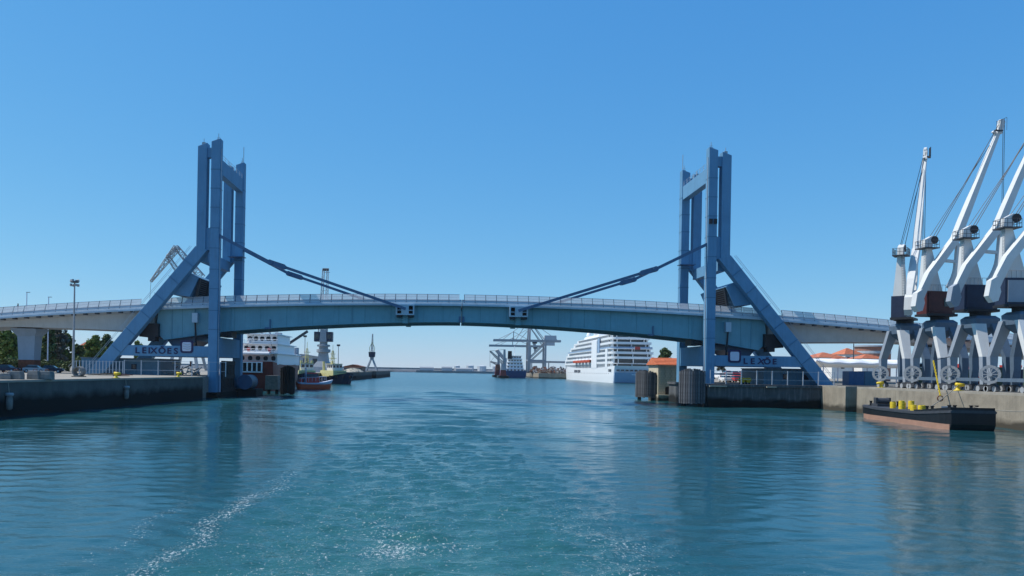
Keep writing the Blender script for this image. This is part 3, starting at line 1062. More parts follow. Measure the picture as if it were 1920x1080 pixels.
def machine_room(xa, xb, y0, y1, z0, z1, wins, label):
    root = thing('machine_room', label, 'machine room', ((xa + xb) / 2, (y0 + y1) / 2, z0))
    MB().box(xa, xb, y0, y1, z0, z1).build('wall', 'container_teal', root)
    MB().box(xa - .15, xb + .15, y0 - .2, y1 + .15, z1, z1 + .15).build('roof', 'crane_blue', root)
    b = MB()
    k = xa + .6
    while k < xb:
        b.box(k - .05, k + .05, y0 - .06, y0 + .02, z0 + .1, z1 - .05)
        k += 1.4
    b.build('wall_rib', 'container_teal', root)
    for x in wins:
        f = MB().box(x - .5, x + .5, y0 - .09, y0 - .01, z0 + 1.0, z0 + 2.0).build('window', 'crane_navy', root)
        MB().box(x - .4, x + .4, y0 - .12, y0 - .08, z0 + 1.1, z0 + 1.9).build('pane', 'glass_dark', f)
    return root
zr_ = 4.2
machine_room(at(1432, 700, 146).x, at(1528, 700, 146).x, 146, 157, zr_, 7.1, [at(1473, 700, 146).x, at(1511, 700, 146).x], 'blue steel machine room with two small windows on the concrete pier')
machine_room(at(152, 700, 146).x, at(300, 700, 146).x, 146, 157, GL, 6.9, [at(251, 700, 146).x], 'blue steel machine room with one small window behind the left quay posts')
MB_c = MB()

def fence(name, label, pts_, h, z, step, m, rails=(0.35, 0.95), group=None):
    root = thing(name, label, 'fence', (pts_[0][0], pts_[0][1], z), group=group)
    me_ = MB().box(-.07, .07, -.07, .07, 0, h).mesh('post', m)
    rl = MB()
    for (a, b_) in zip(pts_, pts_[1:]):
        L_ = math.dist(a, b_)
        n = max(1, round(L_ / step))
        for k in range(n + 1):
            t = k / n
            inst('post', me_, root, (a[0] + (b_[0] - a[0]) * t, a[1] + (b_[1] - a[1]) * t, z))
        for f_ in rails:
            rl.beam((a[0], a[1], z + h * f_), (b_[0], b_[1], z + h * f_), .04, .05)
    rl.build('rail', m, root)
    return root
fence('pier_fence', 'row of pale steel posts along the edge of the concrete pier', [(47.2, 139.0), (69.4, 139.0)], 2.5, 4.2, 2.75, 'rail_grey')
fence('quay_fence', 'row of tall pale posts on the left quay before the sign', [(at(232, 700, 139).x, 139.2), (at(410, 700, 139).x + 1.2, 139.2)], 2.7, GL, 2.85, 'rail_grey')
fence('bar_fence', 'low fence of close pale bars beside the light mast', [(at(134, 700, 141).x, 141.5), (at(228, 700, 141).x, 141.5)], 2.5, GL, .62, 'rail_grey')
# left quay clutter -------------------------------------------------
def block(px, Y, w_, h_, d_, label, rz=0):
    c_ = at(px, 700, Y)
    root = thing('concrete_block', label, 'block', (c_.x, Y, GL), group='concrete blocks on the left quay', local=True)
    root.rotation_euler.z = rz
    MB().posts([(0, 0, 0, w_, d_), (0, 0, h_ * .55, w_, d_), (0, 0, h_, w_ - .18, d_ - .18)]).build('body', 'block_concrete', root, bevel=.05)
    MB().path([(-.2, 0, h_), (-.2, 0, h_ + .18), (.2, 0, h_ + .18), (.2, 0, h_)], .035).build('lifting_loop', 'rust', root)
block(30, 88, 1.45, .95, 1.2, 'weathered concrete block nearest the left edge of the quay', .1)
block(66, 90, 1.35, 1.0, 1.2, 'weathered concrete block touching its twin on the left quay, the left one', -.05)
block(88, 90.4, 1.3, .98, 1.2, 'weathered concrete block touching its twin on the left quay, the right one', .04)
block(10, 87, 1.1, .7, 1.0, 'pale small concrete block cut by the left picture edge', .4)
c_ = at(148, 700, 112)
root = thing('concrete_pipe', 'short concrete pipe lying on the left quay near the light mast', 'pipe', (c_.x, 112, GL), local=True)
b = MB()
n = 20
ring = lambda r, y: [(r * math.cos(2 * math.pi * i / n), y, .75 + r * math.sin(2 * math.pi * i / n)) for i in range(n)]
b.rings([ring(.55, -.6), ring(.75, -.6), ring(.75, .6), ring(.55, .6), ring(.55, -.6)], cap=False)
b.build('pipe_shell', 'block_concrete', root)
MB().box(-.9, .9, -.4, .4, 0, .12).build('cradle', 'bark', root)
c_ = at(205, 702, 124)
root = thing('timber_pile', 'low pile of rusty brown boards lying along the left quay', 'pile', (c_.x, 124, GL), local=True)
for k in range(16):
    l_ = random.uniform(2.0, 4.2)
    x, y, z = random.uniform(-2.6, 2.6), random.uniform(-.7, .7), .08 + .5 * random.random() * max(0, 1 - abs(k - 8) / 11)
    MB().beam((x - l_ / 2, y, z), (x + l_ / 2, y + random.uniform(-.5, .5), z + random.uniform(-.1, .12)), random.uniform(.2, .45), .07).build('board', random.choice(['rust', 'bark', 'rust', 'rope']), root)
c_ = at(345, 690, 143)
root = thing('scrap_heap', 'tangled heap of grey and rusty scrap under the full sign', 'heap', (c_.x, 144.5, GL), local=True)
for k in range(34):
    p = Vector((random.uniform(-2.6, 2.6), random.uniform(-.7, .7), random.uniform(.1, 2.6) * random.random() ** .4))
    d = Vector((random.uniform(-1, 1), random.uniform(-.6, .6), random.uniform(-1, 1))).normalized() * random.uniform(.35, 1.2)
    bb = MB()
    if k % 3 == 0:
        bb.tube(p - d, p + d, random.uniform(.06, .2), n=8)
    else:
        bb.beam(p - d, p + d, random.uniform(.08, .5), random.uniform(.05, .15))
    bb.v = [(x_, y_, max(z_, 0.02)) for x_, y_, z_ in bb.v]
    bb.build('scrap_piece', random.choice(['rust', 'steel_grey', 'scrap', 'block_concrete', 'rope']), root)

def bollard(x, y, z, label, hook=1, s=1.0):
    root = thing('mooring_bollard', label, 'bollard', (x, y, z), group='yellow mooring bollards on the quays', local=True)
    MB().lathe((0, 0, 0), [(.42 * s, 0), (.42 * s, .08 * s), (.26 * s, .16 * s), (.2 * s, .5 * s), (.24 * s, .72 * s)], 14).build('stem', 'yellow_paint', root, smooth=True)
    MB().tube((-.28 * s * hook, -.06, .78 * s), (.75 * s * hook, -.06, .72 * s), .24 * s, .2 * s, n=12).build('head', 'yellow_paint', root, smooth=True)
    MB().box(-.5 * s, .5 * s, -.45 * s, .45 * s, -.02, .05).build('base_plate', 'yellow_paint', root)
c_ = at(249, 703, 113)
bollard(-45.9, 107, GL, 'yellow bollard on the left quay edge, the one nearer the picture edge', 1, .85)
bollard(-44.3, 127, GL, 'yellow bollard on the left quay edge, the one nearer the tower', 1, .8)
bollard(67.6, 120.6, GR, 'yellow bollard on the crane quay beyond the dark barge', -1, .95)
bollard(67.6, 102.5, GR, 'yellow bollard on the crane quay above the barge deck', 1, 1.05)
# white fender lumps hung on the left wall
for (px, py, Y, lb) in ((263, 736, 108.5, 'small pale fender hanging on the dark wall near the tower'), (6, 752, 83, 'pale fender hanging on the dark wall at the left picture edge')):
    x = -53.7 + (10.5 / 136.4) * Y + .3
    z = at(px, py, Y).z
    root = thing('hung_fender', lb, 'fender', (x, Y, z), group='pale fenders on the left quay wall', local=True)
    MB().lathe((0, 0, -.95), [(.12, 0), (.3, .12), (.34, .6), (.34, 1.1), (.26, 1.5), (.1, 1.7)], 12).build('body', 'block_concrete', root, smooth=True)
    MB().lathe((0, 0, .35), [(.36, .2), (.45, .38), (.36, .55)], 12).build('cap', 'steel_grey', root)
    MB().tube((0, 0, .7), (-.2, 0, GL - z), .04, n=5).build('rope', 'rope', root)

# light mast on the left quay ----------------------------------------
def light_mast(px, pyt, Y, label, heads=8, z0=GL):
    base = at(px, 700, Y)
    top = at(px + 10, pyt, Y).z
    root = thing('light_mast', label, 'light mast', (base.x, Y, z0), local=True)
    H = top - z0
    MB().tube((0, 0, 0), (0, 0, H), .24, .12, n=10).build('pole', 'steel_grey', root)
    MB().tube((0, 0, H - .3), (0, 0, H - .1), .7, n=12).build('crown_ring', 'dark_steel', root)
    for k in range(heads):
        a = 2 * math.pi * k / heads
        z = H - .1 - (.8 if k % 2 else 0)
        bb = MB().box(-.2, .2, -.14, .14, -.2, .2)
        o = bb.build('lamp_head', 'steel_grey', root)
        o.location = (math.cos(a) * .6, math.sin(a) * .6, z + .15)
        o.rotation_euler = (R(25), 0, a)
light_mast(137, 527, 140, 'tall grey mast with a ring of floodlights on the left quay')
for px, Y, pt, lb in ((48, 175, 548, 'thin pale lamp pole rising behind the left viaduct, nearer the picture edge'), (89, 175, 557, 'thin pale lamp pole rising behind the left viaduct, nearer the light mast')):
    c_ = at(px, 690, Y)
    root = thing('lamp_pole', lb, 'lamp pole', (c_.x, Y, GL), group='thin poles behind the left viaduct', local=True)
    H = at(px + 2, pt, Y).z - GL
    MB().tube((0, 0, 0), (0, 0, H), .16, .09, n=8).build('pole', 'sign_white', root)
    MB().box(-.1, .7, -.12, .12, H - .06, H + .06).build('lamp_head', 'steel_grey', root)

# person on the left viaduct footway ---------------------------------
def person(x, y, z, label, face=0):
    root = thing('person', label, 'person', (x, y, z), local=True)
    root.rotation_euler.z = face
    V = [(0, 0, .95, .15), (0, 0, 1.15, .135), (0, .02, 1.35, .16), (0, .03, 1.5, .075), (0, .05, 1.62, .095), (0, .05, 1.7, .085),
         (.2, .02, 1.42, .065), (.26, -.02, 1.15, .05), (.25, .12, .93, .04), (-.2, .02, 1.42, .065), (-.26, .04, 1.15, .05), (-.25, -.1, .93, .04),
         (.1, 0, .88, .1), (.11, .12, .5, .075), (.11, .05, .1, .05), (.11, .2, .05, .045), (-.1, 0, .88, .1), (-.11, -.08, .5, .075), (-.11, -.28, .13, .05), (-.11, -.14, .05, .045)]
    E = [(0, 1), (1, 2), (2, 3), (3, 4), (4, 5), (2, 6), (6, 7), (7, 8), (2, 9), (9, 10), (10, 11), (0, 12), (12, 13), (13, 14), (14, 15), (0, 16), (16, 17), (17, 18), (18, 19)]
    me = bpy.data.meshes.new('body')
    me.from_pydata([v[:3] for v in V], E, [])
    o = bpy.data.objects.new('body', me)
    C.objects.link(o)
    o.parent = root
    sk = o.modifiers.new('skin', 'SKIN')
    for i, v in enumerate(V):
        me.skin_vertices[0].data[i].radius = (v[3], v[3])
    me.skin_vertices[0].data[0].use_root = True
    o.modifiers.new('sub', 'SUBSURF').render_levels = 2
    me.materials.append(M['cloth_dark'])
    MB().lathe((0, .05, 1.56), [(.05, 0), (.1, .06), (.105, .14), (.08, .21), (.03, .25)], 12).build('head', 'skin', root, smooth=True)
    MB().lathe((0, .03, 1.64), [(.108, 0), (.118, .07), (.095, .15), (.04, .19)], 12).build('hair', 'hair', root, smooth=True)
xo = at(34, 570, YE0 + 1.5).x
person(xo, YE0 + 1.4, zf(XB - xo) + .95, 'person in dark clothes walking on the left viaduct footway', R(-90))

# ------------------------------------------------------------------ quay cranes on the right
def bent_leg(x, y, sx, sy, zt):
    """portal leg: foot straight up to a knee, then raking in to the head"""
    return [(x, y, .9, .75, .62), (x, y, 4.5, 1.05, .7), (x * .72, y * .42, zt, 1.75, .8)]
def quay_crane(X0, Y0, ang, house_m, label, front_m='crane_grey'):
    root = thing('quay_crane', label, 'crane', (X0, Y0, GR), group='white quay cranes standing in a row', local=True)
    zt = 8.9
    for sx in (-1, 1):
        for sy in (-1, 1):
            m_ = 'crane_blue' if sx > 0 else 'crane_white' if sy < 0 else 'crane_grey'  # lit and shaded tones of one paint put into the legs' colours
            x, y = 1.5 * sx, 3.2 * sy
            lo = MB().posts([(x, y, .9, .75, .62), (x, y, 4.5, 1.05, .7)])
            lo.build('lower_leg', 'crane_blue' if sx > 0 else 'crane_grey', root)  # lower legs' shade put into a greyer colour
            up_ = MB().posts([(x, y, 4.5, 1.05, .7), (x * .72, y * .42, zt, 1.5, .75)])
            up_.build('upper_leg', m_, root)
            # bogie
            bb = MB()
            bb.prism([(y - 1.25, .25), (y + 1.25, .25), (y + 1.05, .75), (y + .35, 1.0), (y - .35, 1.0), (y - 1.05, .75)], 'x', x - .28, x + .28)
            bg_ = bb.build('bogie', 'dark_steel', root)
            for dy in (-.8, .8):
                MB().tube((x - .3, y + dy, .36), (x + .3, y + dy, .36), .36, n=14).build('wheel', 'steel_grey', bg_)
        MB().box(1.5 * sx - .22, 1.5 * sx + .22, -2.6, 2.6, 1.3, 1.75).build('sill_beam', 'crane_blue', root)
    # cable reel on the far water side leg
    rl = MB()
    nseg = 20
    cz, cy, cx, rr = 2.2, 3.2, -2.15, 1.02
    for k in range(nseg):
        a0, a1 = 2 * math.pi * k / nseg, 2 * math.pi * (k + 1) / nseg
        rl.beam((cx, cy + rr * math.cos(a0), cz + rr * math.sin(a0)), (cx, cy + rr * math.cos(a1), cz + rr * math.sin(a1)), .35, .12, up=(1, 0, 0))
    for k in range(10):
        a0 = 2 * math.pi * k / 10
        rl.beam((cx, cy, cz), (cx, cy + rr * math.cos(a0), cz + rr * math.sin(a0)), .1, .1, up=(1, 0, 0))
    rl.tube((cx - .25, cy, cz), (cx + .6, cy, cz), .28, n=10)
    rl.rot(R(52), (cx, cy))
    rl.move(-.15, -.75)
    rl.build('cable_reel', 'steel_grey', root)
    MB().box(.4, 2.0, -1.6, .4, .5, 3.2).build('equipment_box', random.choice(['crane_blue', 'crane_navy', 'container_green']), root)
    # portal head, ladder, turntable
    bb = MB()
    bb.posts([(0, 0, zt - 1.5, 1.2, 1.6), (0, 0, zt - .5, 3.0, 3.2), (0, 0, zt + .7, 3.2, 3.2), (0, 0, zt + 1.1, 2.4, 2.4)])
    bb.build('portal_head', 'crane_blue', root)
    MB().lathe((0, 0, zt + 1.1), [(1.2, 0), (1.2, .45), (1.5, .5), (1.5, .65)], 20).build('turntable', 'dark_machine', root)
    zz = zt + 1.75
    def up(bb, name, m, parent=None, smooth=False):
        bb.rot(ang)
        return bb.build(name, m, parent or root, smooth)
    up(MB().prism([(-2.7, -1.5), (1.6, -1.5), (2.0, -.8), (2.0, 1.6), (-2.7, 1.6)], 'z', zz - .12, zz + .2), 'slewing_platform', 'dark_machine')
    hs_ = up(MB().prism([(-2.5, zz + .2), (1.9, zz + .2), (2.1, zz + 2.6), (1.3, zz + 3.5), (-2.5, zz + 3.5)], 'y', -.55, 1.5), 'machine_house', house_m)
    up(MB().box(-2.2, -.2, -.62, -.5, zz + .5, zz + 3.2), 'side_panel', front_m, hs_)
    up(MB().box(.2, 1.45, -.62, -.5, zz + 1.3, zz + 2.5), 'cab_window', 'glass_dark', hs_)
    bb = MB()
    for k in range(7):
        bb.tube((-2.3 + k * .55, -.5, zz + 3.5), (-2.3 + k * .55, -.5, zz + 4.4), .03, n=4)
    bb.tube((-2.3, -.5, zz + 4.4), (1.0, -.5, zz + 4.4), .03, n=4)
    up(bb, 'roof_rail', 'steel_grey', hs_)
    # tower
    tz0, tz1 = zz + 3.5, 20.3
    tw = up(MB().rings([[(-2.45, -.3, tz0), (.15, -.3, tz0), (.15, 1.3, tz0), (-2.45, 1.3, tz0)], [(-2.3, 0, tz1), (-1.4, 0, tz1), (-1.4, .8, tz1), (-2.3, .8, tz1)]]), 'tower', 'crane_white')
    bb = MB()
    for yy in (-.42, -.02):
        bb.tube((-2.6, yy, tz0), (-2.45, yy + .2, tz1), .035, n=4)
    for k in range(16):
        t = k / 16
        bb.tube((-2.6 + .15 * t, -.42 + .2 * t, tz0 + (tz1 - tz0) * t), (-2.6 + .15 * t, -.02 + .2 * t, tz0 + (tz1 - tz0) * t), .03, n=4)
    up(bb, 'ladder', 'steel_grey', tw)
    pf = up(MB().box(-3.0, -.7, -.7, 1.4, tz1, tz1 + .14), 'top_platform', 'dark_steel')
    bb = MB()
    cor = [(-2.95, -.65), (-.75, -.65), (-.75, 1.35), (-2.95, 1.35)]
    for i in range(4):
        a_, c2 = cor[i], cor[(i + 1) % 4]
        for k in range(4):
            t = k / 4
            bb.tube((a_[0] + (c2[0] - a_[0]) * t, a_[1] + (c2[1] - a_[1]) * t, tz1), (a_[0] + (c2[0] - a_[0]) * t, a_[1] + (c2[1] - a_[1]) * t, tz1 + 1.15), .035, n=4)
        for zq in (.6, 1.15):
            bb.tube((*a_, tz1 + zq), (*c2, tz1 + zq), .03, n=4)
    up(bb, 'handrail', 'dark_steel', pf)
    up(MB().prism([(-2.5, tz1 + .1), (-1.5, tz1 + .1), (-.9, tz1 + 1.5), (-1.3, tz1 + 1.9), (-2.4, tz1 + 1.3)], 'y', 0, .8), 'sheave_head', 'crane_white', pf)
    up(MB().tube((-1.0, -.1, tz1 + 1.3), (-1.0, .9, tz1 + 1.3), .55, n=14), 'sheave', 'dark_machine', pf)
    # balanced jib at the right hand side of the tower
    v = -1.15
    J = [(-4.2, 12.4, .6, .8), (-3.7, 14.0, .75, .95), (-2.6, 16.4, 1.0, 1.0), (1.3, 21.6, 1.0, .95), (2.4, 24.4, 1.0, .9), (8.0, 38.1, .5, .45)]
    rg = []
    for i, (u, z, wv, hh) in enumerate(J):
        p0 = J[max(0, i - 1)]
        p1 = J[min(len(J) - 1, i + 1)]
        d = Vector((p1[0] - p0[0], 0, p1[1] - p0[1])).normalized()
        nrm = Vector((-d.z, 0, d.x))
        c2 = Vector((u, v, z))
        rg.append([c2 + nrm * hh / 2 + Vector((0, wv / 2, 0)), c2 + nrm * hh / 2 - Vector((0, wv / 2, 0)), c2 - nrm * hh / 2 - Vector((0, wv / 2, 0)), c2 - nrm * hh / 2 + Vector((0, wv / 2, 0))])
    jb = up(MB().rings(rg), 'jib', 'crane_white')
    up(MB().prism([(-4.75, 13.7), (-4.0, 14.2), (-3.6, 12.3), (-3.9, 11.2), (-4.5, 11.0), (-5.05, 11.8)], 'y', v - .5, v + .5), 'jib_counterweight', 'crane_white' if front_m != 'crane_navy' else 'crane_grey', jb)
    bb = MB()
    bb.beam((1.7, v, 21.0), (1.5, v, 18.2), .45, .45, up=(1, 0, 0)).beam((1.65, v, 18.35), (-.9, v, 18.5), .4, .4)
    prv = (1.5, v, 18.2)
    for k in range(1, 6):
        t = k / 5
        nx_ = (1.5 - 1.2 * t * t, v, 18.2 - 3.6 * t)
        bb.beam(prv, nx_, .45, .55, up=(1, 0, 0))
        prv = nx_
    up(bb, 'jib_brace', 'crane_white', jb)
    bb = MB()
    bb.prism([(7.5, 37.2), (8.1, 37.0), (8.45, 38.3), (8.2, 38.9), (7.8, 38.8)], 'y', v - .28, v + .28)
    bb.tube((8.15, v - .2, 38.7), (8.15, v + .2, 38.7), .45, n=14).beam((7.5, v, 36.9), (6.8, v, 37.3), .35, .25)
    hd = up(bb, 'jib_head', 'crane_white', jb)
    bb = MB()
    for k in range(5):
        bb.tube((6.8 + k * .4, v - .7, 37.4), (6.8 + k * .4, v - .7, 38.6 + k * .15), .03, n=4)
    bb.box(6.6, 7.8, v - .8, v - .45, 37.2, 37.35).tube((6.8, v - .7, 38.5), (8.4, v - .7, 39.2), .03, n=4)
    up(bb, 'head_platform', 'dark_steel', hd)
    bb = MB()
    for dv, dz in ((-.3, 0), (.35, -.5)):
        bb.tube((-1.0, .4 + dv, tz1 + 1.3), (7.6, v + dv * .5, 38.3 + dz), .045, n=4)
    bb.tube((-1.6, .4, tz1 + 1.6), (6.4, v, 35.3), .035, n=4)
    up(bb, 'luffing_rope', 'wire', jb)
    bb = MB()
    bb.tube((8.65, v, 38.6), (8.7, v, 21.0), .045, n=4).tube((8.65, v + .25, 38.6), (8.7, v + .25, 21.0), .045, n=4)
    up(bb, 'hoist_rope', 'wire', jb)
    bb = MB()
    bb.lathe((8.7, v + .12, 19.9), [(.1, 0), (.35, .3), (.35, .9), (.15, 1.15)], 10).tube((8.7, v + .12, 19.9), (8.7, v + .12, 19.4), .08, n=6)
    up(bb, 'hook_block', 'yellow_paint', jb)
    return root
XC = 71.0
quay_crane(XC, 120.4, R(50), 'crane_navy', 'white quay crane farthest along the row, its jib pointing away from us', 'crane_grey')
quay_crane(XC, 111.9, R(6), 'crane_brown', 'white quay crane with a dark red machine house', 'crane_brown')
quay_crane(XC, 103.4, R(0), 'crane_navy', 'white quay crane with a navy house, third along the row', 'crane_navy')
quay_crane(XC, 95.6, R(-5), 'crane_navy', 'white quay crane with a grey house panel at the right picture edge', 'crane_grey')
# crane rails
for x in (XC - 1.5, XC + 1.5):
    kind(MB().box(x - .06, x + .06, -20, 138, GR + .004, GR + .12).build('crane_rail', 'dark_steel'), 'structure', 'steel crane rail along the quay')

# hanging chain with ring over the barge
root = thing('hanging_chain', 'yellow chain with a ring hanging over the quay edge above the barge', 'chain', (66.6, 103, 2))
p0, p1 = at(1750, 676, 105), at(1763, 742, 103)
n = 22
for k in range(n):
    a_ = p0.lerp(p1, k / n)
    c2 = p0.lerp(p1, (k + .85) / n)
    MB().beam(a_, c2, .20 if k % 2 else .09, .09 if k % 2 else .20).build('chain_link', 'yellow_paint', root)
b = MB()
for k in range(14):
    a0, a1 = 2 * math.pi * k / 14, 2 * math.pi * (k + 1) / 14
    b.tube(p1 + Vector((.36 * math.cos(a0), 0, -.36 + .36 * math.sin(a0))), p1 + Vector((.36 * math.cos(a1), 0, -.36 + .36 * math.sin(a1))), .07, n=6)
b.build('ring', 'rust', root)
MB().tube(p0, (XC - 1.5, 106.6, 9.0), .05, n=5).build('hoist_rope', 'wire', root)

# ------------------------------------------------------------------ barge
def hull_rings(L_, B_, zk, zd, bow=.25, stern=.12, flare=1.0, sheer=.5, n=22, bow_pow=.6, stern_w=.8, rake=.06, keel=.82):
    """sections along +y from stern (0) to bow (L); returns rings of points starboard to port under the keel"""
    rg = []
    for k in range(n + 1):
        t = k / n
        if t > 1 - bow:
            q = (t - (1 - bow)) / bow
            w_ = (1 - q ** 2) ** bow_pow
        elif t < stern:
            w_ = stern_w + (1 - stern_w) * math.sin(t / stern * math.pi / 2)
        else:
            w_ = 1
        w_ = max(w_, .015)
        zt = zd + sheer * max(0, (t - .45) / .55) ** 2 + sheer * .35 * max(0, (.3 - t) / .3) ** 2
        y0 = t * L_
        hb = B_ / 2 * w_
        yb = y0 - rake * L_ * max(0, t - .7) / .3 + rake * .6 * L_ * max(0, .15 - t) / .15
        rg.append([(hb * flare, y0, zt), (hb, (y0 + yb) / 2, (zt + zk) / 2), (hb * keel, yb, zk), (-hb * keel, yb, zk), (-hb, (y0 + yb) / 2, (zt + zk) / 2), (-hb * flare, y0, zt)])
    return rg
bdir = math.atan2(59.5 - 57.1, 112.3 - 88.7)
root = thing('deck_barge', 'flat black barge with brown waterline and yellow drums on deck', 'barge', (59.9, 88.0, 0), local=True)
root.rotation_euler.z = -bdir
L_, B_ = 24.4, 5.4
def bz(y, B=B_):            # deck height along the barge
    t = y / L_
    return 1.75 + .55 * max(0, (.34 - t) / .34) ** 1.2 + .15 * max(0, (t - .7) / .3)
def bw(y):
    t = y / L_
    return B_ / 2 * (1 - .28 * max(0, (t - .78) / .22) ** 2 - .12 * max(0, (.12 - t) / .12) ** 2)
def band(z0f, z1f, ins, m, nm, y0=0, y1=L_):
    rg = []
    for k in range(25):
        y = y0 + (y1 - y0) * k / 24
        hb = bw(y) + ins
        rg.append([(hb, y, z0f(y)), (hb, y, z1f(y)), (-hb, y, z1f(y)), (-hb, y, z0f(y))])
    return MB().rings(rg).build(nm, m, root)
band(lambda y: -1.2, lambda y: .72, -.04, 'hull_boot', 'waterline_band', .35, L_ - .5)
band(lambda y: .7, lambda y: bz(y) - .32, 0, 'hull_black', 'hull')
MB().rings([[(bw(0) + .01, 0.34 + q, z), (-bw(0) - .01, .34 + q, z), (-bw(0) - .01, 2.2, z), (bw(0) + .01, 2.2, z)] for q, z in ((0.55, -1.2), (-.36, .69))]).build('end_plate', 'hull_black', root)  # black plate over the near end: its shade put into the colour
band(lambda y: bz(y) - .32, lambda y: bz(y) - .1, .1, 'dark_steel', 'rubbing_strake')
band(lambda y: bz(y) - .1, lambda y: bz(y), -.02, 'dark_steel', 'deck')
# raised bulwark near end
b = MB()
b.rings([[(bw(y) - .02, y, bz(y)), (bw(y) - .02, y, bz(y) + .34 - .02 * y), (bw(y) - .22, y, bz(y) + .34 - .02 * y), (bw(y) - .22, y, bz(y))] for y in (.2, 2, 4, 6, 8)])
b.rings([[(-bw(y) + .02, y, bz(y)), (-bw(y) + .02, y, bz(y) + .34 - .02 * y), (-bw(y) + .22, y, bz(y) + .34 - .02 * y), (-bw(y) + .22, y, bz(y))] for y in (.2, 2, 4, 6, 8)])
b.box(-bw(0.2) + .2, bw(.2) - .2, .2, .4, bz(.2), bz(.2) + .32)
b.build('bulwark', 'hull_black', root)
for x, y in ((-1.2, 2.2), (1.2, 2.2), (-1.6, 6.4), (1.5, 22.0), (-1.4, 22.4)):
    b = MB()
    for dx in (-.3, .3):
        b.lathe((x + dx, y, bz(y)), [(.16, 0), (.16, .55), (.22, .6), (.22, .68)], 10)
    b.box(x - .6, x + .6, y - .2, y + .2, bz(y), bz(y) + .06)
    b.build('bitts', 'hull_black', root)
b = MB()
b.box(-1.7, .4, 20.3, 22.6, bz(21), bz(21) + .35).tube((-1.5, 21.4, bz(21) + .75), (.3, 21.4, bz(21) + .75), .4, n=12).box(-1.6, -1.35, 21, 21.8, bz(21), bz(21) + 1.2).box(.15, .4, 21, 21.8, bz(21), bz(21) + 1.2)
b.build('winch', 'dark_steel', root)
MB().box(-1.0, 1.6, 3.4, 5.6, bz(4.5), bz(4.5) + .22).build('yellow_hatch', 'yellow_paint', root)
MB().beam((-1.8, 2.6, bz(3) + .3), (.9, 6.2, bz(5) + .35), .7, .5).build('tarpaulin_roll', 'crane_blue', root)
bpos = root.location
def on_barge(x, y):
    ca, sa = math.cos(-bdir), math.sin(-bdir)
    return (bpos.x + x * ca - y * sa, bpos.y + x * sa + y * ca, bz(y))
dl = [(-1.3, 16.6, 'foremost'), (-.5, 15.6, ''), (-1.2, 14.4, ''), (.2, 14.8, ''), (-1.5, 10.6, ''), (-.8, 9.8, ''), (-1.4, 8.9, '')]
dlab = ['yellow drum on the barge deck farthest from us, left of the upright pair', 'yellow drum standing upright in the taller cluster on the barge', 'yellow drum nearest the barge side in the taller cluster', 'yellow drum behind the taller cluster towards the quay', 'yellow drum at the far end of the lower barge cluster', 'yellow drum in the middle of the lower barge cluster', 'yellow drum at the near end of the lower barge cluster']
for (x, y, _), lb in zip(dl, dlab):
    p = on_barge(x, y)
    root2 = thing('steel_drum', lb, 'drum', p, group='yellow drums on the barge', local=True)
    s_ = 1.15 if 14 < y < 15.2 else (.9 if y > 12 else .75)
    b = MB()
    b.lathe((0, 0, 0), [(.36, 0), (.36, .3 * s_), (.38, .32 * s_), (.36, .34 * s_), (.36, .62 * s_), (.38, .64 * s_), (.36, .66 * s_), (.36, .95 * s_), (.33, .96 * s_)], 16)
    b.build('shell', 'yellow_paint', root2)
    MB().lathe((0, 0, .955 * s_), [(.08, 0), (.08, .04)], 8).build('bung', 'dark_steel', root2)
# mooring ropes
def rope(a_, c2, sag, label):
    pts_ = []
    for k in range(15):
        t = k / 14
        p = Vector(a_).lerp(Vector(c2), t)
        p.z -= sag * 4 * t * (1 - t)
        pts_.append(p)
    tag(MB().path(pts_, .055, 6).build('mooring_rope', 'rope'), label, 'rope', 'mooring ropes of the barge')
pa = on_barge(1.2, 2.2)
rope((pa[0], pa[1], pa[2] + .5), (67.2, 78, 4.25), .9, 'pale mooring rope from the near end of the barge to the right edge')
pa = on_barge(-1.6, 6.4)
rope((pa[0], pa[1], pa[2] + .5), (67.7, 102.5, 5.1), .15, 'thin mooring rope from the barge deck up to the yellow bollard')
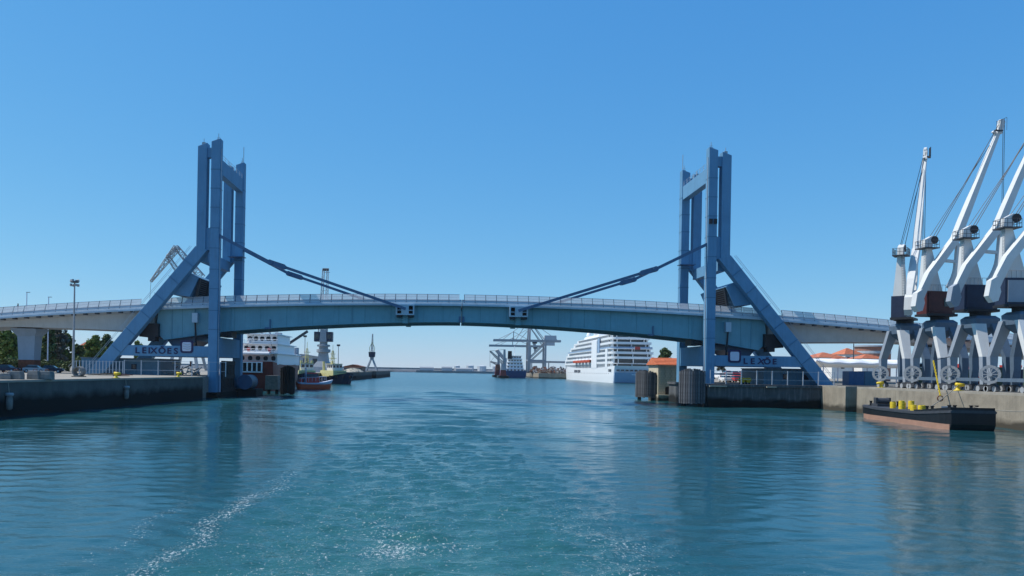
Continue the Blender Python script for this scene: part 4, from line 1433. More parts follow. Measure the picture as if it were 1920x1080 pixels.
# ------------------------------------------------------------------ trees
def tree(x, y, z, h, r, label, leaf='leaf_dark', n=2600, group=None, shape=1.0, ls=.42):
    root = thing('tree', label, 'tree', (x, y, z), group=group, local=True)
    tr_ = MB()
    tr_.tube((0, 0, 0), (.1, 0, h * .45), r * .10, r * .065, n=8)
    tips = []
    for k in range(9):
        a = k * 2.4
        zz = h * (.3 + .06 * k)
        tip = Vector((math.cos(a) * r * random.uniform(.45, .8), math.sin(a) * r * random.uniform(.45, .8), zz + h * random.uniform(.1, .28)))
        tr_.tube((.05, 0, zz * .9), tip, r * .05, r * .015, n=5)
        tips.append(tip)
    tr_.tube((.1, 0, h * .45), (0, 0, h * .9), r * .065, r * .015, n=6)
    tr_.build('trunk', 'bark', root)
    cl = []
    for k in range(44):
        t = random.random()
        a = random.uniform(0, 6.283)
        zz = h * (.22 + .76 * t)
        pr = r * (math.sin(math.pi * min(1, max(0, .12 + .88 * t) ** shape)) ** .6) * random.uniform(.35, 1.0)
        cl.append((Vector((math.cos(a) * pr, math.sin(a) * pr, zz)), r * random.uniform(.22, .42)))
    v, f = [], []
    for k in range(n):
        c, cr = random.choice(cl)
        d = Vector((random.gauss(0, 1), random.gauss(0, 1), random.gauss(0, 1))).normalized()
        p = c + d * cr * random.uniform(.55, 1.08)
        nn = (d + Vector((random.gauss(0, .5), random.gauss(0, .5), random.gauss(0, .5) + .3))).normalized()
        u = nn.orthogonal().normalized()
        u.rotate(Matrix.Rotation(random.uniform(0, 6.28), 3, nn))
        w_ = nn.cross(u)
        s_ = ls * random.uniform(.6, 1.5)
        i = len(v)
        v += [p - u * s_, p - w_ * s_ * .55, p + u * s_, p + w_ * s_ * .55]
        f.append((i, i + 1, i + 2, i + 3))
    me = bpy.data.meshes.new('crown')
    me.from_pydata(v, [], f)
    me.materials.append(M[leaf])
    o = bpy.data.objects.new('crown', me)
    C.objects.link(o)
    o.parent = root
    return root
def tree_px(px, pyt, Y, rpx, label, leaf, z0=GL, group='trees behind the left viaduct', **k):
    c = at(px, pyt, Y)
    return tree(c.x, Y, z0, c.z - z0, rpx * Y / F_PX, label, leaf, group=group, **k)
tree_px(-12, 598, 190, 26, 'sunlit green tree cut by the left picture edge', 'leaf_bright')
tree_px(18, 618, 182, 20, 'sunlit green tree just left of the concrete viaduct pier', 'leaf_bright')
tree_px(72, 606, 186, 16, 'dark green tree touching the right side of the viaduct pier', 'leaf_dark', shape=.8)
tree_px(90, 600, 184, 17, 'tall dark green tree second from the viaduct pier', 'leaf_dark', shape=.8)
tree_px(112, 603, 190, 16, 'thin grey leafed tree between the dark trees and the light mast', 'leaf_grey', n=900, shape=.8)
tree_px(146, 648, 186, 12, 'small dark tree right beside the foot of the light mast', 'leaf_dark')
tree_px(178, 632, 196, 17, 'round green tree right of the tiled house', 'leaf_bright')
tree_px(200, 630, 205, 15, 'green tree nearest the raking leg of the left tower', 'leaf_dark')
tree_px(258, 640, 230, 10, 'small green tree seen through the left tower triangle', 'leaf_bright')
tree_px(1246, 655, 230, 14, 'dense green tree above the orange roof beside the right tower', 'leaf_dark', z0=GR, group='trees on the right bank')
tree_px(1355, 636, 178, 9, 'pale small tree seen between right tower and lifting cylinder', 'leaf_grey', z0=GR, group='trees on the right bank', n=700)

tree_px(60, 612, 192, 16, 'dark tree filling the gap right behind the viaduct pier', 'leaf_dark', shape=.8)
tree_px(104, 612, 196, 17, 'broad dark green tree behind the grey leafed one', 'leaf_dark', shape=.8)
tree_px(126, 628, 200, 14, 'mid green tree left of the light mast', 'leaf_bright')
def hedge(px0, px1, pyt, Y, label):
    a_, c_ = at(px0, pyt, Y), at(px1, pyt, Y)
    root = thing('hedge', label, 'hedge', ((a_.x + c_.x) / 2, Y, GL))
    v, f = [], []
    for k in range(int((c_.x - a_.x) * 160)):
        x = random.uniform(a_.x, c_.x)
        hh = (a_.z - GL) * (.75 + .25 * math.sin(x * .9) * math.sin(x * .37 + 1))
        z = GL + hh * random.random() ** .6
        p = Vector((x - root.location.x, random.gauss(0, .7), z - GL))
        n_ = Vector((random.gauss(0, 1), random.gauss(-.4, 1), random.gauss(.3, 1))).normalized()
        u = n_.orthogonal().normalized()
        w_ = n_.cross(u)
        s_ = random.uniform(.15, .4)
        i = len(v)
        v += [p - u * s_, p - w_ * s_ * .6, p + u * s_, p + w_ * s_ * .6]
        f.append((i, i + 1, i + 2, i + 3))
    me = bpy.data.meshes.new('foliage')
    me.from_pydata(v, [], f)
    me.materials.append(M['leaf_dark'])
    o = bpy.data.objects.new('foliage', me)
    C.objects.link(o)
    o.parent = root
    b = MB()
    for k in range(int((c_.x - a_.x) / 1.2)):
        x = a_.x + .5 + k * 1.2
        b.tube((x, Y, GL), (x + .1, Y, GL + 1.6), .06, .03, n=5)
    kind(b.build('stems', 'bark', root), 'stuff')
hedge(-20, 130, 664, 172, 'long dark hedge behind the parked cars on the left quay')
hedge(140, 215, 668, 174, 'low dark hedge behind the close barred fence')

# ------------------------------------------------------------------ houses
def house(x0, x1, y0, y1, z0, ze, zr, label, roof='roof_tile', wall='plaster_white', hip=True, wins=0, name='house'):
    root = thing(name, label, 'house', ((x0 + x1) / 2, (y0 + y1) / 2, z0))
    MB().box(x0, x1, y0, y1, z0, ze).build('wall', wall, root)
    e = .5
    cx0, cx1 = (x0 + (y1 - y0) / 2, x1 - (y1 - y0) / 2) if hip and (x1 - x0) > (y1 - y0) else ((x0 + x1) / 2 - .3, (x0 + x1) / 2 + .3) if hip else (x0 - e, x1 + e)
    ym = (y0 + y1) / 2
    b = MB()
    b.add([(x0 - e, y0 - e, ze), (x1 + e, y0 - e, ze), (x1 + e, y1 + e, ze), (x0 - e, y1 + e, ze), (cx0, ym, zr), (cx1, ym, zr)], [(0, 3, 2, 1), (0, 1, 5, 4), (1, 2, 5), (2, 3, 4, 5), (3, 0, 4)])
    rf = b.build('roof', roof, root)
    # tile courses
    b = MB()
    nrow = max(5, int((zr - ze) / .3))
    for k in range(nrow):
        t = (k + .3) / nrow
        b.beam((x0 - e + (cx0 - x0 + e) * t, y0 - e + (ym - y0 + e) * t, ze + (zr - ze) * t + .03), (x1 + e + (cx1 - x1 - e) * t, y0 - e + (ym - y0 + e) * t, ze + (zr - ze) * t + .03), .16, .07)
    b.build('tile_course', roof, rf)
    for k in range(wins):
        x = x0 + (x1 - x0) * (k + .5) / wins
        f = MB().box(x - .6, x + .6, y0 - .08, y0 + .02, ze - 2.3, ze - .8).build('window', 'plaster_white', root)
        MB().box(x - .48, x + .48, y0 - .11, y0 - .07, ze - 2.2, ze - .9).build('pane', 'glass_dark', f)
    return root
def house_px(px0, px1, pe, pr, Y, d, z0, label, **k):
    a, c = at(px0, pe, Y), at(px1, pe, Y)
    return house(a.x, c.x, Y, Y + d, z0, a.z, at((px0 + px1) / 2, pr, Y + d / 2).z, label, **k)
house_px(140, 168, 655, 641, 205, 5, GL, 'small house with brown tiled roof behind the light mast', wins=2)
# stone customs house by the water
x0, x1 = at(1234, 700, 168).x, at(1264, 700, 168).x
sh = house(x0, x1 + 1.2, 168, 176, 0, at(1240, 684, 168).z, at(1240, 671, 172).z, 'stone harbour house with bright orange roof between cruise ship and right tower', roof='roof_orange', wall='quay_stone', hip=False, name='stone_house')
me_st = MB().box(-.5, .5, -.1, .0, -.22, .22).mesh('stone', 'quay_stone')
for r_ in range(13):
    for k in range(3):
        h = inst('stone', me_st, sh, (x0 + .65 + k * 1.28 + (.3 if r_ % 2 else 0), 167.98 - random.uniform(0, .05), .9 + r_ * .5))
        h.scale = (random.uniform(1.0, 1.2), 1, random.uniform(.9, 1.05))
MB().box(x0 + 1.6, x0 + 2.8, 167.8, 168.1, .2, 3.0).build('arch_opening', 'black_rubber', sh)
MB().box(x0 - .4, x1 + 2.5, 166.2, 168, -2, 1.3).build('footing', 'quay_stone', sh)
# houses far right
house_px(1536, 1586, 670, 661, 235, 12, GR, 'long low house with orange tiled roof left of the thin pole', wins=3)
house_px(1585, 1618, 664, 653, 250, 9, GR, 'house with pointed orange roof directly behind the thin pole', wins=3)
house_px(1617, 1660, 672, 664, 228, 8, GR, 'low house with orange hipped roof before the round brick building', wins=2)
house_px(1560, 1600, 676, 670, 215, 6, GR, 'narrow orange roofed shed partly hidden by the white canopy', wins=1)
c0, c1 = at(1622, 660, 300), at(1684, 652, 300)
root = thing('round_building', 'round brick building with flat roof behind the orange roofs', 'building', ((c0.x + c1.x) / 2, 306, GR))
rr = (c1.x - c0.x) / 2
cx = (c0.x + c1.x) / 2
zt = at(1640, 650, 300).z
MB().lathe((cx, 300 + rr, 0), [(rr, GR), (rr, zt)], 28).build('wall', 'brick_red', root)
MB().lathe((cx, 300 + rr, zt), [(rr + .5, 0), (rr + .5, .5), (rr - 1, .8)], 28).build('roof', 'steel_grey', root)
MB().lathe((cx, 300 + rr, zt - 2.6), [(rr + .08, 0), (rr + .08, 1.0)], 28).build('window_band', 'ship_grey', root)
c = at(1600, 690, 200)
root = thing('flag_pole', 'thin dark pole standing before the pointed orange roof', 'pole', (c.x, 200, GR), local=True)
MB().tube((0, 0, 0), (0, 0, at(1600, 633, 200).z - GR), .16, .1, n=6).build('shaft', 'dark_steel', root)
MB().lathe((0, 0, at(1600, 633, 200).z - GR), [(.18, 0), (.18, .15)], 8).build('truck', 'dark_steel', root)
# white canopy
a, c = at(1527, 672, 172), at(1690, 676, 172)
root = thing('white_canopy', 'long white fabric canopy on posts between right tower and cranes', 'canopy', (a.x + 8, 174, GR))
b = MB()
n = 28
rg = []
for k in range(n + 1):
    t = k / n
    x = a.x + (c.x - a.x) * t
    zt = at(1600, 673.5, 172).z - .30 * math.sin(t * math.pi * 4) ** 2
    zb = at(1600, 689, 172).z + (.9 * (1 - t * 6) if t < 1 / 6 else 0)
    rg.append([(x, 172 - .9 * math.sin(q * math.pi), zb + (zt - zb) * q) for q in (0, .2, .4, .6, .8, 1)] + [(x, 172 + 7, zt + .2), (x, 179, zb)])
b.rings(rg)
b.build('fabric', 'canvas_white', root, smooth=False)
for k in range(6):
    x = a.x + 2.2 + (c.x - a.x - 3) * k / 5
    MB().tube((x, 172.4, GR), (x, 172.4, zb + .3), .12, n=6).build('post', 'sign_white', root)
# containers under it and on the quay
def container(px0, px1, py0, py1, Y, d, m, label, z0=GR):
    a_, c_ = at(px0, py0, Y), at(px1, py1, Y)
    root = thing('container', label, 'container', ((a_.x + c_.x) / 2, Y + d / 2, z0), group='containers on the right quay')
    MB().box(a_.x, c_.x, Y, Y + d, z0, a_.z).build('body', m, root)
    b = MB()
    n_ = max(3, int((c_.x - a_.x) / .35))
    for k in range(n_):
        x = a_.x + (c_.x - a_.x) * (k + .5) / n_
        b.box(x - .06, x + .06, Y - .05, Y + .01, z0 + .15, a_.z - .15)
    b.build('corrugation', m, root)
    MB().box(a_.x - .02, c_.x + .02, Y - .06, Y + .02, a_.z - .14, a_.z + .01).build('top_rail', m, root)
container(1592, 1620, 696, 722, 150, 2.5, 'container_blue', 'dark blue container under the white canopy')
container(1621, 1646, 696, 722, 150.5, 2.5, 'container_teal', 'paler blue container under the white canopy')
container(1803, 1826, 692, 727, 124, 2.4, 'container_green', 'dark green container behind the third crane')
container(1884, 1918, 692, 730, 116, 2.4, 'crane_navy', 'navy container behind the crane at the right picture edge')
container(1741, 1750, 690, 725, 138, 2.4, 'container_blue', 'narrow blue container behind the dark red crane')

# striped boats ashore behind the cranes
def yard_boat(px, py, Y, w_, h_, m1, label, rz):
    c_ = at(px, py, Y)
    root = thing('yard_boat', label, 'boat', (c_.x, Y, GR), group='boats laid up behind the cranes', local=True)
    root.rotation_euler.z = rz
    zb = 1.6
    for k, m_ in enumerate((m1, 'ship_white', m1)):
        z0 = zb + k * h_ / 3
        rg = hull_rings(w_ * 1.8, w_ * (.8 + .12 * k), z0, z0 + h_ / 3, bow=.45, sheer=.25, flare=1.06)
        MB().rings(rg).build('hull', m_, root)
    MB().posts([(0, w_ * .7, zb + h_, w_ * .6, w_ * .7), (0, w_ * .7, zb + h_ + 1.3, w_ * .5, w_ * .55)]).build('cabin', 'ship_white', root)
    MB().box(-w_ * .27, w_ * .27, w_ * .36, w_ * .4, zb + h_ + .5, zb + h_ + 1.1).build('cabin_window', 'glass_dark', root)
    MB().tube((0, w_ * .8, zb + h_ + 1.2), (0, w_ * .8, zb + h_ + 3), .06, n=5).build('mast', 'ship_white', root)
    for yy in (.4, w_ * .9):
        MB().box(-w_ * .4, w_ * .4, yy, yy + .25, 0, zb + .2).build('cradle', 'rust', root)
yard_boat(1808, 690, 140, 3.3, 2.6, 'paint_red', 'red and white striped boat laid up behind the third crane', R(-60))
yard_boat(1722, 690, 146, 2.6, 1.6, 'paint_red', 'low red and white boat laid up behind the dark red crane', R(-75))
yard_boat(1888, 690, 134, 2.4, 2.4, 'paint_red', 'small red boat with white cabin beside the navy container', R(-55))

# ------------------------------------------------------------------ parked cars
def car_proto():
    root = thing('parked_car', 'x', 'car', (0, 0, 0), local=True)
    def section(x, pts_):
        return [(x, y, z) for y, z in pts_]
    side = [(-2.1, .32), (-2.1, .75), (-1.9, .88), (-1.0, .96), (1.55, .96), (2.05, .9), (2.1, .32)]
    rg = [section(-.78, [(y, z) for y, z in side]), section(-.85, [(y, min(z, .8)) for y, z in side]), section(.85, [(y, min(z, .8)) for y, z in side]), section(.78, side)]
    b = MB().prism(side, 'x', -.85, .85)
    body = b.build('body', 'ship_white', root, bevel=.06)
    gl = MB().rings([[(-.74, -1.0, .95), (.74, -1.0, .95), (.74, 1.75, .95), (-.74, 1.75, .95)], [(-.58, -.3, 1.42), (.58, -.3, 1.42), (.58, 1.2, 1.42), (-.58, 1.2, 1.42)]])
    gl.build('window_glass', 'glass_dark', root)
    MB().rings([[(-.6, -.36, 1.40), (.6, -.36, 1.40), (.6, 1.26, 1.40), (-.6, 1.26, 1.40)], [(-.54, -.2, 1.48), (.54, -.2, 1.48), (.54, 1.1, 1.48), (-.54, 1.1, 1.48)]]).build('roof', 'ship_white', root)
    for sx in (-1, 1):
        for y in (-1.3, 1.3):
            wl = MB().tube((sx * .66, y, .32), (sx * .87, y, .32), .32, n=16).build('wheel', 'tyre', root)
            MB().tube((sx * .86, y, .32), (sx * .885, y, .32), .2, n=12).build('rim', 'rail_grey', wl)
        MB().box(sx * .6 - .16, sx * .6 + .16, -2.13, -2.08, .6, .76).build('headlight', 'sign_white', root)
        MB().box(sx * .66 - .12, sx * .66 + .12, 2.07, 2.12, .62, .8).build('tail_light', 'paint_red', root)
    return root
proto = car_proto()
first = True
def put_car(x, y, z, rz, m, label, group):
    global first
    o = proto if first else copy_tree(proto)
    first = False
    o.location = (x, y, z)
    o.rotation_euler.z = rz
    o['label'] = label
    o['group'] = group
    for ch in o.children:
        nm = ch.name.split('.')[0]
        if nm in ('body', 'roof'):
            ch.data = ch.data.copy()
            ch.data.materials[0] = M[m]
cg = 'cars parked beyond the right tower'
rows = [(1362, 186, 'paint_red', 'red car in the far row of the car park, left'), (1376, 186, 'ship_white', 'white car in the far row of the car park, centre'), (1392, 186, 'paint_red', 'red car in the far row of the car park, right'), (1407, 186, 'ship_white', 'white car in the far row of the car park, last on the right'),
        (1350, 176, 'ship_white', 'white car in the middle row, beside the tower column'), (1366, 176, 'ship_white', 'white car in the middle row of the car park, second from the column'), (1383, 176, 'paint_red', 'red car in the middle row of the car park'), (1401, 176, 'ship_grey', 'grey car in the middle row of the car park'),
        (1360, 166.5, 'ship_white', 'white car in the nearest row beside the pier, left'), (1378, 166.5, 'paint_red', 'dark red car in the nearest row beside the pier'), (1317, 180, 'ship_white', 'white car seen between the two legs of the right tower')]
for px, Y, m_, lb in rows:
    zc = GR + (0.0 if Y < 170 else .55 if Y < 180 else 1.1)
    put_car(at(px, 700, Y).x, Y, zc, R(90 if px % 2 else 180) + random.uniform(-.1, .1), m_, lb, cg)
# sloping ramp the rows stand on
b = MB()
b.prism([(170.5, GR + .004), (173, GR + .55), (181, GR + .56), (183.5, GR + 1.1), (195, GR + 1.1), (195, GR - .5), (170.5, GR - .5)], 'x', 56, 100)
kind(b.build('parking_terrace', 'quay_ground'), 'structure', 'stepped pale car park terrace')
lg = 'cars parked on the left quay'
for px, Y, m_, lb in ((66, 150, 'ship_grey', 'grey car parked right of the left viaduct pier'), (97, 152, 'crane_navy', 'dark car parked under the trees near the light mast'), (14, 148, 'crane_navy', 'dark car parked left of the left viaduct pier')):
    put_car(at(px, 700, Y).x, Y, GL, R(90) + random.uniform(-.3, .3), m_, lb, lg)
# yellow skips beside the machine room
for px, lb in ((1391, 'yellow dumper skip beside the machine room, the left one'), (1402, 'yellow dumper skip beside the machine room, the right one')):
    c_ = at(px, 710, 147)
    root = thing('yellow_skip', lb, 'skip', (c_.x, 147, 4.2), group='yellow skips on the pier', local=True)
    MB().rings([[(-.3, -.4, .25), (.3, -.4, .25), (.3, .4, .25), (-.3, .4, .25)], [(-.55, -.6, .9), (.55, -.6, .9), (.55, .6, .9), (-.55, .6, .9)], [(-.35, -.4, 1.15), (.35, -.4, 1.15), (.35, .4, 1.15), (-.35, .4, 1.15)]]).build('tub', 'yellow_paint', root)
    for dx in (-.3, .3):
        MB().tube((dx - .08, 0, .2), (dx + .08, 0, .2), .2, n=10).build('wheel', 'tyre', root)

# ------------------------------------------------------------------ red hulled ship with white superstructure beyond the left tower
root = thing('red_ship', 'ship with red hull and white bridge moored behind the left tower', 'ship', (-46, 184, 0), local=True)
rg = hull_rings(40, 9.4, -1, 6.4, bow=.35, stern=.1, sheer=2.0, stern_w=.92, rake=.05)
MB().rings(rg).build('hull', 'hull_red', root)
b = MB()
for k in range(6):
    x = -4.2 + k * 1.15
    b.box(x, x + .3, -.25, .05, 4.6, 6.9)
b.box(-4.4, 1.9, -.25, .02, 4.45, 4.7).box(-4.4, 1.9, -.26, .02, 6.75, 7.0)
b.build('stern_gate', 'canvas_white', root)
MB().box(-4.1, 1.6, -.06, .06, 4.7, 6.8).build('stern_opening', 'black_rubber', root)
for k, (z0, z1, y0, y1, hw) in enumerate(((6.4, 9.0, 3, 30, 4.7), (9.0, 11.4, 5, 26, 4.2), (11.4, 13.8, 7, 22, 3.8))):
    d = MB().box(-hw, hw, y0, y1, z0 + .02, z1).build('deckhouse', 'ship_white', root)
    MB().box(-hw - .5, hw + .5, y0 - 1.6, y1 + .6, z1 - .02, z1 + .18).build('deck_edge', 'ship_white', d)
    for q in range(5):
        x = -hw + (q + .5) * 2 * hw / 5
        MB().prism(rounded(x, (z0 + z1) / 2 + .2, 1.05, .4), 'y', y0 - .06, y0 + .02).build('window', 'glass_dark', d)
    b = MB()
    for q in range(9):
        x = -hw - .4 + q * (2 * hw + .8) / 8
        b.tube((x, y0 - 1.5, z1 + .18), (x, y0 - 1.5, z1 + 1.1), .05, n=4)
    for zz in (.6, 1.1):
        b.tube((-hw - .4, y0 - 1.5, z1 + zz), (hw + .4, y0 - 1.5, z1 + zz), .05, n=4)
    b.build('deck_rail', 'ship_white', d)
MB().tube((-3.6, 1.0, 9.0), (3.2, 1.0, 9.0), .42, n=10).build('rescue_raft', 'canvas_white', root)
mast = MB().posts([(2.9, 12, 6, 2.2, 2.4), (2.9, 12, 14.5, 1.5, 1.8)]).build('funnel_mast', 'ship_grey', root)
b = MB()
b.tube((0, 10, 13.8), (0, 10, 19), .18, n=6).tube((-1.6, 10, 16.4), (1.6, 10, 16.4), .08, n=5).tube((-1.2, 10, 17.6), (1.2, 10, 17.6), .08, n=5).box(-.9, .9, 9.7, 10.1, 15.2, 15.6)
b.build('radar_mast', 'ship_white', root)
for x, y, h_ in ((-4.3, 3.5, 5.0), (4.0, 6.0, 6.5), (-3.2, 9, 8.5)):
    MB().tube((x, y, 6.4), (x, y, 6.4 + h_), .09, n=6).build('davit_post', 'ship_grey', root)
b = MB()
for x in (-4.5, 4.5):
    b.tube((0, 10, 18.6), (x, 1.5, 7.2), .045, n=4).tube((0, 10, 18.6), (x, 30, 7.6), .045, n=4)
b.tube((0, 10, 18.9), (0, 41, 9.0), .045, n=4)
b.build('rigging', 'wire', root)
for x, y, z in ((-2.6, 4.2, 9.2), (2.4, 4.4, 9.2), (-2.8, 6.2, 11.6), (1.5, 8.5, 13.9), (-1.8, 14, 13.9)):
    MB().lathe((x, y, z), [(.3, 0), (.3, .7), (.55, .8), (.5, 1.15), (.2, 1.3)], 10).build('vent_cowl', random.choice(['ship_white', 'paint_red', 'ship_grey']), root)
b = MB()
b.tube((-3, 20, 13.8), (-3, 20, 17.5), .12, n=6).tube((-4.2, 20, 16.2), (-1.8, 20, 16.2), .07, n=5)
b.build('signal_mast', 'ship_white', root)
MB().posts([(1, 31, 6.4, 7, 4), (1, 31, 9.5, 6.6, 3.4)]).build('crane_house', 'ship_grey', root)
jb = MB().tube((2.6, 36, 9), (2.6, 36, 11.4), .9, n=10).build('crane_pedestal', 'ship_grey', root)
pa, pb = at(536, 648, 222), at(577, 621, 222)
MB().beam((pa.x + 46, 38, pa.z), (pb.x + 46, 38, pb.z), .6, .7).build('crane_jib', 'dark_steel', jb)
# ------------------------------------------------------------------ tugs and pilot boat
def tug(x, y, rz, label, sup='tug_yellow', L_=25, hull='crane_navy', sc=1.0):
    root = thing('tug_boat', label, 'tug', (x, y, 0), group='harbour tugs moored beyond the left tower', local=True)
    root.rotation_euler.z = rz
    root.scale = (sc, sc, sc)
    MB().rings(hull_rings(L_, 8.4, -1, 2.3, bow=.4, stern=.25, sheer=1.8, stern_w=.6, flare=1.1)).build('hull', hull, root)
    b = MB()
    r_ = hull_rings(L_, 8.9, 1.7, 2.4, bow=.4, stern=.25, sheer=1.8, stern_w=.6, flare=1.12)
    b.rings(r_)
    b.build('fender_belt', 'black_rubber', root)
    for k in range(7):
        t = k / 6
        a_ = math.pi * t
        MB().tube((4.3 * math.cos(a_) , L_ * .74 + L_ * .27 * math.sin(a_), 2.6), (4.5 * math.cos(a_), L_ * .74 + L_ * .285 * math.sin(a_), 2.6), .55, n=10).build('tyre_fender', 'tyre', root)
    MB().posts([(0, L_ * .52, 2.2, 6.0, 10.5), (0, L_ * .52, 4.9, 5.4, 9.5)]).build('deckhouse', sup, root)
    wh = MB().posts([(0, L_ * .56, 4.9, 4.0, 4.2), (0, L_ * .56, 5.7, 4.2, 4.4), (0, L_ * .56, 7.2, 3.9, 4.1)]).build('wheelhouse', 'plaster_white', root)
    for sgn in (-1, 1):
        for q in range(3):
            xx = -1.35 + q * 1.35
            MB().box(xx - .5, xx + .5, L_ * .56 + sgn * 2.12 - .04, L_ * .56 + sgn * 2.12 + .06, 5.85, 6.85).build('window', 'glass_dark', wh)
            MB().box(sgn * 2.04 - .05, sgn * 2.04 + .05, L_ * .56 + xx - .5, L_ * .56 + xx + .5, 5.85, 6.85).build('window', 'glass_dark', wh)
    MB().box(-2.2, 2.2, L_ * .56 - 2.3, L_ * .56 + 2.3, 7.2, 7.4).build('wheelhouse_roof', sup, wh)
    b = MB()
    b.lattice((0, L_ * .5, 7.3), (0, L_ * .5, 12.2), 1.2, .5, 5, .09)
    b.tube((-1.6, L_ * .5, 9.4), (1.6, L_ * .5, 9.4), .1, n=5).tube((-1.1, L_ * .5, 11), (1.1, L_ * .5, 11), .1, n=5).tube((0, L_ * .5, 12), (0, L_ * .5, 14.4), .08, n=5)
    b.build('mast', sup, root)
    for sx in (-1, 1):
        MB().tube((sx * 1.8, L_ * .37, 4.8), (sx * 1.8, L_ * .36, 8.2), .5, .45, n=10).build('exhaust_stack', sup, root)
    MB().tube((-1.2, L_ * .22, 3.2), (1.2, L_ * .22, 3.2), .8, n=12).build('towing_winch', 'dark_steel', root)
    MB().tube((-2.2, L_ * .78, 4.3), (2.2, L_ * .78, 4.3), .12, n=6).build('bow_bitt', 'dark_steel', root)
    return root
c_ = at(600, 716, 296)
tug(c_.x - 1.5, 296, R(-142), 'navy hulled tug with pale yellow wheelhouse under the tall grey crane')
c_ = at(577, 716, 268)
tug(c_.x - 1.5, 272, R(-168), 'tug with pale yellow wheelhouse behind the small red boat')
c_ = at(552, 730, 206)
root = thing('pilot_boat', 'small red and orange workboat beside the black fender', 'boat', (c_.x + .1, 208, 0), local=True)
root.rotation_euler.z = R(-72)
root.scale = (1.2, 1.12, 1.35)
MB().rings(hull_rings(8.6, 3.2, -.5, 1.1, bow=.4, sheer=.7, stern=.1)).build('hull', 'pilot_orange', root)
MB().rings(hull_rings(8.8, 3.5, .85, 1.3, bow=.4, sheer=.7, stern=.1)).build('fender_collar', 'sign_white', root)
cb = MB().posts([(0, 3.8, 1.1, 2.1, 3.2), (0, 3.8, 2.4, 2.1, 3.0), (0, 3.6, 3.3, 1.7, 2.3)]).build('cabin', 'paint_red', root)
MB().posts([(0, 3.75, 2.45, 2.16, 2.95), (0, 3.65, 3.05, 1.9, 2.6)]).build('cabin_window', 'glass_dark', cb)
b = MB()
b.path([(-1, 2.2, 1.2), (-.9, 2.2, 4.2), (.9, 2.2, 4.2), (1, 2.2, 1.2)], .09).tube((0, 2.2, 4.2), (0, 2.2, 6.0), .06, n=5).tube((-.7, 2.2, 4.9), (.7, 2.2, 4.9), .06, n=5)
b.build('radar_arch', 'sign_white', root)
b = MB()
for k in range(8):
    t = k / 7
    b.tube((1.5 - .5 * t * t, 1 + 6 * t, 1.4 + .4 * t), (1.5 - .5 * t * t, 1 + 6 * t, 2.2 + .4 * t), .04, n=4).tube((-1.5 + .5 * t * t, 1 + 6 * t, 1.4 + .4 * t), (-1.5 + .5 * t * t, 1 + 6 * t, 2.2 + .4 * t), .04, n=4)
b.path([(1.5 - .5 * (k / 7) ** 2, 1 + 6 * k / 7, 2.2 + .4 * k / 7) for k in range(8)], .04).path([(-1.5 + .5 * (k / 7) ** 2, 1 + 6 * k / 7, 2.2 + .4 * k / 7) for k in range(8)], .04)
b.build('guard_rail', 'sign_white', root)
MB().lathe((0, 1.2, 1.2), [(.5, 0), (.5, .7), (.3, .9)], 10).build('engine_box', 'paint_red', root)

# ------------------------------------------------------------------ cranes beyond the bridge
def portal(root, w_, h_, m, spread=.45):
    for sx in (-1, 1):
        for sy in (-1, 1):
            MB().posts([(sx * w_ / 2, sy * w_ / 2, 0, .9, .9), (sx * w_ / 2 * spread, sy * w_ / 2 * spread, h_, 1.2, 1.2)]).build('leg', m, root)
    MB().box(-w_ / 2 * spread - .8, w_ / 2 * spread + .8, -w_ / 2 * spread - .8, w_ / 2 * spread + .8, h_, h_ + 1.2).build('portal_head', m, root)
# tall grey crane on the left bank (jib rises behind the deck)
Y = 318
c_ = at(606, 690, Y)
root = thing('grey_crane', 'tall grey harbour crane with navy cabs rising behind the bridge deck', 'crane', (c_.x, Y, GL), local=True)
S = Y / F_PX
MB().posts([(0, 0, 0, 9, 8), (0, 0, 2.2, 8, 7), (0, 0, 4.5, 4.4, 4.4), (0, 0, 8.0, 3.4, 3.4)]).build('pedestal', 'steel_grey', root)
MB().lathe((0, 0, 7.9), [(1.9, 0), (2.9, .4), (2.9, 1.5), (1.9, 1.7), (1.9, 2.6), (2.7, 2.7), (2.7, 3.4), (1.6, 3.6), (1.6, 5.0)], 16).build('slewing_column', 'steel_grey', root)
for sx in (-1, 1):
    h = MB().box(sx * 2.6 - 1.1, sx * 2.6 + 1.1, -1.8, 1.8, 12.6, 16.6).build('cab', 'crane_navy', root)
    MB().box(sx * 2.6 - .8, sx * 2.6 + .8, -1.86, -1.78, 13.8, 15.6).build('cab_window', 'glass_dark', h)
MB().posts([(0, -.3, 12.4, 2.9, 3.4), (0, -.3, 17.4, 2.4, 2.6), (0, -.3, 20, 1.4, 1.6)]).build('machine_house', 'steel_grey', root)
zt = at(591, 500, Y).z - GL
b = MB()
for sx in (-1, 1):
    b.lattice((sx * 1.3 - .4, 0, 16), (sx * .85 - 1.2, 9, zt), 1.3, .8, 16, .11)
for k in range(6):
    z = 22 + k * (zt - 22) / 5.3
    b.tube((-2.0, (z - 18) / (zt - 18) * 9, z), (.8, (z - 18) / (zt - 18) * 9, z), .09, n=4)
b.build('jib', 'steel_grey', root)
MB().tube((-2.4, 9, zt), (.2, 9, zt), .6, n=10).build('jib_head', 'dark_steel', root)
